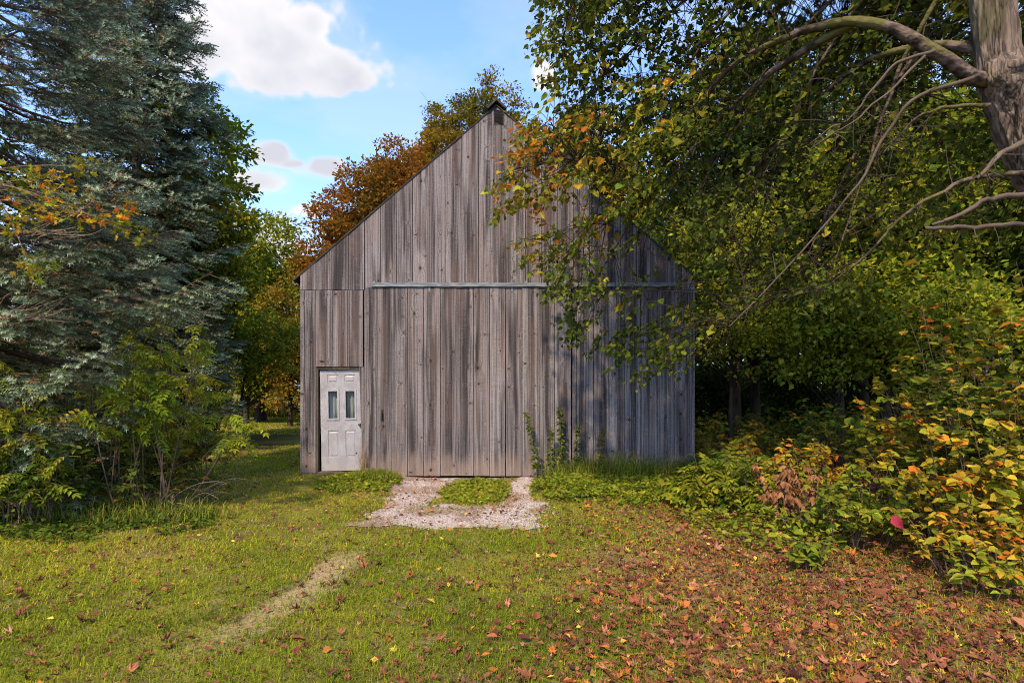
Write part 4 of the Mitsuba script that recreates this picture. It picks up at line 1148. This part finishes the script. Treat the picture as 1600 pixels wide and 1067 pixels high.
shrub('ash_sapling', 'low sapling with pale lime leaves at the left edge before the spruce', 'sapling', (-6.0, 6.6), (.6, .35), 2.1, 12, 11, .19, [(.15, .20, .024, 2), (.27, .30, .03, 3), (.40, .37, .034, 2), (.44, .22, .03, .6)], 307, ASH, 'ash', 40, droop=.5, r=.008, low=.3, up=1.1)
shrub('elder_bush', 'sparse bush with rust and golden leaves at the spruce foot by the brambles', 'bush', (-4.75, 7.9), (.5, .4), 1.3, 14, 9, .10, [(.09, .12, .018, 2), (.24, .18, .024, 2), (.38, .19, .026, 1.6), (.34, .09, .03, 1)], 308, OVAL, 'oval', 40)

# creeper with yellow and orange leaves climbing in the left spruce
CR = thing('creeper_vine', 'creeper with yellow and orange leaves hanging in the left spruce', 'vine')
rng = np.random.default_rng(320)
n = 26
A = np.array([at(-40, 300, 5.6)]) + rng.normal(0, .12, (n, 3)); C = np.array([at(60, 335, 5.4)]) + rng.normal(0, 1, (n, 3)) * np.array([.42, .22, .26])
put(f'{CR}__stems', tubes(A, (A + C) / 2 + UP * .12, C, np.full(n, .006), .003, 3, 5), 'mat_twig', color=np.tile([.16, .11, .07], (n * 15, 1)), kind='stuff')
P, ax, nr, s = leaf_cloud(C, norm(C - A), 16, .17, .078, rng)
foliage(CR, 'leaf', P, ax, nr, s, colours(len(P), [(.10, .14, .016, 2), (.24, .24, .022, 3), (.42, .27, .022, 2.5), (.44, .15, .022, 1.5)], rng, var=meshkit.fbm(P * 2, 2, 3)), MAPLE, 'maple', 'mat_leaf', single=120)

# dry brambles and bare stalks at the spruce foot
BRB = thing('dry_bramble', 'bleached dry bramble stalks arching over the grass at the spruce foot', 'bramble')
rng = np.random.default_rng(330)
n = 46
bx, by = -4.9 + rng.normal(0, .33, n), 7.75 + rng.normal(0, .3, n)
A = np.c_[bx, by, ground_z(bx, by)]
az = rng.uniform(-1.2, 2.2, n); ln = rng.uniform(.35, 1.0, n)
C = A + np.c_[np.cos(az) * ln, np.sin(az) * ln * .6 - .1, rng.uniform(-.02, .55, n) * ln]
C[:, 2] = np.maximum(C[:, 2], ground_z(C[:, 0], C[:, 1]) + .015)
B = (A + C) / 2 + UP * (.25 * ln + .05)[:, None]
V, F = tubes(A, B, C, rng.uniform(.003, .006, n), .0018, 4, 8)
put(f'{BRB}__stalks', (V, F), 'mat_twig', color=np.tile([.30, .225, .14], (len(V), 1)) * np.repeat(rng.uniform(.5, 1.3, n), 32)[:, None], kind='stuff')
DS = thing('dry_stalk', 'single dry stalk bowing over at the edge of the shaded lawn', 'stalk')
g0 = np.array([-5.05, 8.3, 0.0])
V, F = tube(curve([g0, g0 + (.25, .05, .55), g0 + (.55, .1, .86), g0 + (.85, .1, .93), g0 + (1.0, .1, .80)], 20), np.linspace(.007, .003, 20), 5)
put(DS, (V, F), 'mat_twig', color=np.tile([.34, .26, .15], (len(V), 1)), smooth=True)

# bare brown twig fans in the left spruce
for k, (cx_, cy_, Y, lab) in enumerate(((95, 345, 6.0, 'upper'), (55, 475, 6.0, 'lower'))):
    DB = thing('dead_spruce_twig', f'{lab} fan of bare brown twigs sticking out of the left spruce', 'dead branch')
    rng = np.random.default_rng(340 + k)
    n = 22
    c = at(cx_ - 90, cy_ + 20, Y)
    A = c + np.c_[rng.uniform(0, .6, n), rng.normal(0, .05, n), rng.normal(0, .05, n)]
    C = A + np.c_[rng.uniform(.15, .6, n), rng.normal(0, .2, n), rng.uniform(-.12, .36, n)]
    V, F = tubes(A, (A + C) / 2 + np.c_[rng.normal(0, .05, (n, 2)), rng.uniform(-.09, .03, n)], C, np.full(n, .005), .002, 3, 5)
    put(f'{DB}__twigs', (V, F), 'mat_twig', color=np.tile([.24, .165, .115], (len(V), 1)) * np.repeat(rng.uniform(.6, 1.3, n), 15)[:, None], kind='stuff')
    V, F = tube(np.array([c - (.9, 0, .02), c, c + (.62, 0, .03)]), np.array([.018, .012, .006]), 5)
    put(f'{DB}__branch', (V, F), 'mat_twig', color=np.tile([.2, .14, .1], (len(V), 1)))

# ------------------------------------------------------------------ weeds along the barn
def weed(label, x, y, h, lean, seed, pal, leaf=.11):
    rng = np.random.default_rng(seed)
    key = thing('goldenrod', label, 'weed')
    g = np.array([x, y, float(ground_z(x, y))])
    c = curve([g, g + (lean * .25, -.02, h * .4), g + (lean * .7, -.03, h * .8), g + (lean, -.05, h)], 16)
    put(f'{key}__stem', tube(c, np.linspace(.007, .003, 16), 5), 'mat_twig', color=np.tile([.16, .15, .05], (80, 1)), smooth=True)
    n = int(h * 130)
    t = rng.uniform(.12, 1, n)
    P = np.stack([np.interp(t, np.linspace(0, 1, 16), c[:, k]) for k in range(3)], 1)
    az = rng.uniform(0, 6.283, n)
    ax = np.c_[np.cos(az), np.sin(az), rng.uniform(-.5, .5, n)]
    foliage(key, 'leaf', P, ax, UP + rng.normal(0, .4, (n, 3)), leaf * (1.15 - .6 * t) * rng.uniform(.8, 1.3, n), colours(n, pal, rng), oval(.17), 'lance', 'mat_leaf', single=0)


WG = [(.07, .11, .016, 2), (.12, .165, .02, 3), (.22, .23, .024, 1.5)]
weed('leaning weed stalk left of the clump by the sliding door edge', PX(838), YF - .35, 1.28, -.22, 401, WG)
weed('upright weed stalk with yellow tip against the dark boards', PX(876), YF - .3, 1.35, -.05, 402, WG, .12)
weed('short leafy weed stalk just right of the leaning one', PX(858), YF - .32, .95, .02, 403, WG)
weed('slender weed stalk third along from the door edge', PX(897), YF - .3, 1.05, .06, 404, WG)
weed('dry tinged weed stalk among the grasses by the right boards', PX(930), YF - .3, .9, .10, 405, [(.16, .13, .03, 2), (.12, .14, .02, 2), (.3, .18, .03, 1)])

rng = np.random.default_rng(410)


def blades(x, y, h, w, lean, col, rng, simple=False):
    """Grass blades: two-segment tapered strips."""
    n = len(x)
    g = np.c_[x, y, ground_z(x, y) - .004]
    az = rng.uniform(0, 6.283, n); d = np.c_[np.cos(az), np.sin(az), np.zeros(n)]
    sd = np.c_[-d[:, 1], d[:, 0], np.zeros(n)] * w[:, None]
    m = g + d * (lean * h * .35)[:, None] + UP * (h * .62)[:, None]
    e = g + d * (lean * h)[:, None] + UP * (h * (1 - .35 * lean))[:, None]
    if simple:
        V = np.stack([g - sd, g + sd, m * .1 + e * .9 + UP * (h * .08)[:, None]], 1).reshape(-1, 3)
        return V, np.arange(n * 3).reshape(-1, 3), np.repeat(col, 3, 0)
    V = np.stack([g - sd, g + sd, m + sd * .75, m - sd * .75, e], 1).reshape(-1, 3)
    f = np.array([(0, 1, 2), (0, 2, 3), (3, 2, 4)])
    F = (f[None] + (np.arange(n) * 5)[:, None, None]).reshape(-1, 3)
    return V, F, np.repeat(col, 5, 0)


def tuft(name, label, category, cx, cy, rx, ry, n, h, pal, seed, w=.0045, lean=(.3, .9)):
    rng = np.random.default_rng(seed)
    key = free(name)
    a = rng.uniform(0, 6.283, n); r = np.sqrt(rng.random(n))
    x, y = cx + np.cos(a) * r * rx, np.minimum(cy + np.sin(a) * r * ry, YF - .10 if XL < cx < XR else 99)
    V, F, c = blades(x, y, h * (1.1 - .5 * r) * rng.uniform(.5, 1.2, n), np.full(n, w), rng.uniform(*lean, n), colours(n, pal, rng), rng)
    put(key, (V, F), 'mat_grass', color=c)
    labels[key] = {'label': label, 'category': category, 'kind': 'stuff'}


TG = [(.09, .13, .018, 2), (.16, .21, .024, 3), (.26, .28, .032, 2), (.36, .29, .08, .9)]
tuft('tall_grass', 'tall rank grass along the right boards of the barn', 'grass', 2.0, YF - .45, 1.5, .4, 1500, .62, TG, 411)
tuft('tall_grass', 'lush fern-like grass at the right corner of the barn', 'grass', 3.9, 9.9, .9, .7, 2200, .72, [(.04, .08, .014, 2), (.07, .12, .018, 3), (.12, .17, .02, 1)], 412)
tuft('tall_grass', 'lush grass tuft between the entry door and the gravel', 'grass', -2.55, YF - .55, .5, .5, 900, .27, TG, 413)
tuft('tall_grass', 'pale reedy grass at the far edge of the lawn', 'grass', -16.2, 33, 3.2, 1.2, 1800, 1.5, [(.13, .16, .025, 2), (.24, .24, .04, 3), (.32, .27, .06, 1)], 414, w=.016)
tuft('tall_grass', 'rough grass fringe below the left undergrowth', 'grass', -5.0, 7.1, 1.4, .5, 1300, .32, TG, 415)
tuft('tall_grass', 'dead straw leaning on the trim beside the entry door', 'grass', PX(571), YF - .16, .06, .05, 60, .75, [(.42, .28, .15, 1), (.35, .24, .13, 1)], 416, lean=(.05, .25))


def weeds(name, label, inside, n, size, pal, seed, h=.10, tm=ROUND):
    """Low broad-leaved ground weeds, as one mass."""
    rng = np.random.default_rng(seed)
    x, y = inside(rng, n)
    n = len(x)
    P = np.c_[x, y, ground_z(x, y) + rng.random(n) ** 1.3 * h]
    az = rng.uniform(0, 6.283, n)
    V, F = batch(P, np.c_[np.cos(az), np.sin(az), rng.uniform(-.3, .6, n)], UP + rng.normal(0, .45, (n, 3)), size * np.exp(rng.normal(0, .3, n)), tm)
    key = free(name)
    put(key, (V, F), 'mat_leaf', color=np.repeat(colours(n, pal, rng, var=gnoise(x, y, 1.5, seed)), len(tm[0]), 0))
    labels[key] = {'label': label, 'category': 'ground cover', 'kind': 'stuff'}


def blob(cx, cy, rx, ry, ragged=.8):
    def f(rng, n):
        a = rng.uniform(0, 6.283, n); r = np.sqrt(rng.random(n))
        x, y = cx + np.cos(a) * r * rx, cy + np.sin(a) * r * ry
        ok = (r + (gnoise(x, y, 1.6, 2) - .5) * ragged * 2 < .95) & ((y < YF - .12) | (x > XR))
        return x[ok], y[ok]
    return f


CL = [(.10, .14, .018, 1.6), (.19, .235, .024, 3), (.30, .32, .03, 2.4), (.40, .33, .045, 1)]
weeds('ground_weeds', 'patch of low weeds on the gravel before the sliding door', blob(-.62, 9.3, .62, 1.2, .5), 3000, .042, CL + [(.3, .16, .05, .5)], 421, h=.06)
weeds('ground_weeds', 'bright green weeds spreading below the right boards of the barn', blob(1.75, 9.2, 1.45, 1.6), 9500, .05, CL, 422, h=.12)
weeds('ground_weeds', 'green weeds from the door step to the gravel edge', blob(-2.75, 9.7, .75, 1.0), 3200, .042, CL, 423, h=.08)
weeds('ground_weeds', 'dark green ground ivy at the lower left under the spruce', blob(-5.3, 6.7, 1.6, .9, 1.3), 4200, .045, [(.06, .09, .016, 2), (.10, .15, .02, 2), (.17, .21, .025, 1)], 424, h=.07)
weeds('ground_weeds', 'ground weeds before the right-hand bushes', blob(2.9, 7.0, .8, 1.9), 2600, .05, CL, 425, h=.16)

# ------------------------------------------------------------------ the mown grass itself and the fallen leaves
rng = np.random.default_rng(500)
# blades are sown evenly over the ground in rings, thinner with distance
GX, GY = [], []
for y0, y1, dens in ((2.2, 4.0, 4800), (4.0, 6.0, 2900), (6.0, 9.0, 1600), (9.0, 14.0, 700), (14.0, 22.0, 260), (22, 42, 80)):
    hw = y1 * 1.0 + .4
    x0, x1 = (-hw, hw) if y1 < 12 else (-hw, -3.9)
    n = int((x1 - x0) * (y1 - y0) * dens)
    GX.append(rng.uniform(x0, x1, n)); GY.append(rng.uniform(y0, y1, n))
x, y = np.concatenate(GX), np.concatenate(GY)
trk = -1.62 - .40 * np.clip((5.4 - y) / 2.2, 0, 1)
track = np.clip(1.25 - np.abs(x - trk) / .19, 0, 1) * np.clip((5.8 - y) / .6, 0, 1) * np.clip((y - 3.0) / 1.4, .25, 1)
pad = np.clip(pad_inside(x, y) * 2.6 + .10 + (gnoise(x, y, 4, 3) - .5) * .9, 0, 1) * (y < 10.75) * (y > 5.9) * (np.abs(x + .8) < 2.2)
litter = .8 * np.clip((x - .1 - .25 * (y - 6) + (gnoise(x, y, .8, 6) - .5) * 2.5) / 2.4, 0, 1) * (y < 13)
wood_floor = np.clip((x - 4.0 - np.clip(y - 6, 0, 9) * .12) / .8, 0, 1) + np.clip((-x - 6.0) / 1.2, 0, 1) * (y < 20) * (y > 8)
patch = gnoise(x, y, 1.1, 17)
keepg = (1 - .86 * track * np.clip(gnoise(x, y, 3, 44) * 2.2 - .2, .3, 1)) * (1 - .97 * pad) * (1 - .62 * litter) * np.clip(1 - wood_floor, 0, 1) * np.clip((patch - .22) * 4, .25, 1)
barn_in = (x > XL - .03) & (x < XR + .03) & (y > YF - .11) & (y < YB + .05)
kk = (rng.random(len(x)) < keepg) & ~barn_in
x, y = x[kk], y[kk]
n = len(x)
tone = gnoise(x, y, .55, 18) * .7 + gnoise(x, y, 3.1, 19) * .3
LAWN = [(.100, .145, .012, 1.4), (.180, .230, .016, 3), (.280, .305, .020, 3), (.395, .355, .032, 2.5), (.44, .33, .10, 1.5)]
col = colours(n, LAWN, rng, .2, var=np.clip((tone - .5) * 1.9 + .5, 0, 1))
dist = np.hypot(x, y)
h = (.032 + .030 * gnoise(x, y, 1.3, 20)) * rng.uniform(.55, 1.35, n) * (1 + dist * .015)
w = .0025 * np.clip(dist / 4.5, .8, 6)
lean_ = rng.uniform(.35, 1.3, n)
nr_ = rng.random(n) < np.clip((7.5 - dist) / 3.5, 0, 1)
V, F, c = blades(x[nr_], y[nr_], h[nr_], w[nr_], lean_[nr_], col[nr_], rng)
V2, F2, c2 = blades(x[~nr_], y[~nr_], h[~nr_], w[~nr_], lean_[~nr_], col[~nr_], rng, simple=True)
(V, F), c = merge([(V, F), (V2, F2)]), np.vstack([c, c2])
put('grass', (V, F), 'mat_grass', color=c)
labels['grass'] = {'label': 'short mown grass of the lawn in autumn', 'category': 'grass', 'kind': 'stuff'}

# fallen leaves
n = 180000
y = 2.3 + rng.random(n) ** 1.5 * 14
x = rng.uniform(-1.05, 1.05, n) * (y + .6)
dens = .045 + .06 * gnoise(x, y, .9, 24) + .62 * np.clip((x + .35 - .26 * (y - 6) + (gnoise(x, y, .8, 6) - .5) * 2.2) / 2.4, 0, 1) ** 1.2 * np.clip((12.5 - y) / 3, 0, 1)
dens = np.where((x > -2.6) & (x < .5) & (y > 6.2), np.maximum(dens, .10), dens)
dens = np.where((x < -4) & (y > 10), .05, dens) * np.clip((y + 1) / 7.0, .5, 1.3)
barn_in = (x > XL - .1) & (x < XR + .1) & (y > YF - .12)
kk = (rng.random(n) < dens) & ~barn_in
x, y = x[kk], y[kk]
n = len(x)
red = np.clip((x + 1) / 4, 0, 1)
FL = [(.075, .026, .015, 1.5), (.14, .044, .021, 3.2), (.21, .074, .034, 3), (.29, .125, .066, 1.6), (.38, .13, .022, .9), (.50, .33, .05, .3)]
col = colours(n, FL, rng, .22)
az = rng.uniform(0, 6.283, n)
P = np.c_[x, y, ground_z(x, y) + .012 + rng.random(n) * .02]
ax = np.c_[np.cos(az), np.sin(az), rng.normal(0, .22, n)]
nr = UP + rng.normal(0, .30, (n, 3))
sz = .042 * np.exp(rng.normal(0, .36, n))
d = np.hypot(x, y)
inside = (np.abs(x / y) < 795 / FOC) & ((EYE) / y * FOC + HOR < 1062)
order = np.argsort(-np.where(inside, sz / d, -1))
first = order[:150]
rest = order[150:]
curl = MAPLE[0].copy(); curl[:, 2] += 0.5 * curl[:, 0] ** 2 + .22 * (curl[:, 1] - .4) ** 2 + .25 * curl[:, 0] * curl[:, 1]; curl[:, 0] *= .85
CURL = (curl, MAPLE[1])
ov = oval(.30)[0].copy(); ov[:, 2] += .8 * ov[:, 0] ** 2 + .25 * (ov[:, 1] - .5) ** 2
CURLO = (ov, OVAL[1])
xx, yy, zz = frames(ax, nr)
cname = lambda c: 'golden' if c[1] > .27 and c[2] < .08 else 'orange' if c[2] < .06 and c[0] > .3 else 'pale tan' if c[0] > .34 else 'russet' if c[0] > .2 else 'dark brown'
for i in first:
    lobed = rng.random() < .6
    key = free('fallen_leaf')
    M = np.eye(4); M[:3, 0], M[:3, 1], M[:3, 2], M[:3, 3] = xx[i] * sz[i], yy[i] * sz[i], zz[i] * sz[i], P[i]
    leaf_entry(key, 'curl' if lobed else 'curlo', CURL if lobed else CURLO, col[i], 'mat_dry_leaf', M)
    cn = cname(col[i])
    where = 'on the lawn left of the wheel track' if x[i] < -1.9 else 'between the wheel track and the leaf litter' if x[i] < .1 else 'in the front middle of the leaf litter' if x[i] < 1.6 else 'in the thick litter before the right-hand bushes'
    tag(key, f'large {cn} fallen leaf lying {where}', 'fallen leaf', f'{cn} leaves lying {where}')
half = (rng.random(len(rest)) < .6) & (d[rest] < 6.2)
for nm, sel, tm, lab in (('fallen_leaves', rest[half], CURL, 'lobed dry leaves strewn over lawn, gravel and litter'), ('fallen_leaves', rest[~half], tpl([(0, 0, 0), (-.34, .45, .16), (0, 1, .1), (.34, .45, .14)], [(0, 2, 1), (0, 3, 2)]), 'oval dry leaves strewn over lawn, gravel and litter')):
    key = free(nm)
    V, F = batch(P[sel], ax[sel], nr[sel], sz[sel], tm)
    put(key, (V, F), 'mat_dry_leaf', color=np.repeat(col[sel], len(tm[0]), 0))
    labels[key] = {'label': lab, 'category': 'fallen leaves', 'kind': 'stuff'}

print('triangles', TRI[0], 'entries', len(scene))
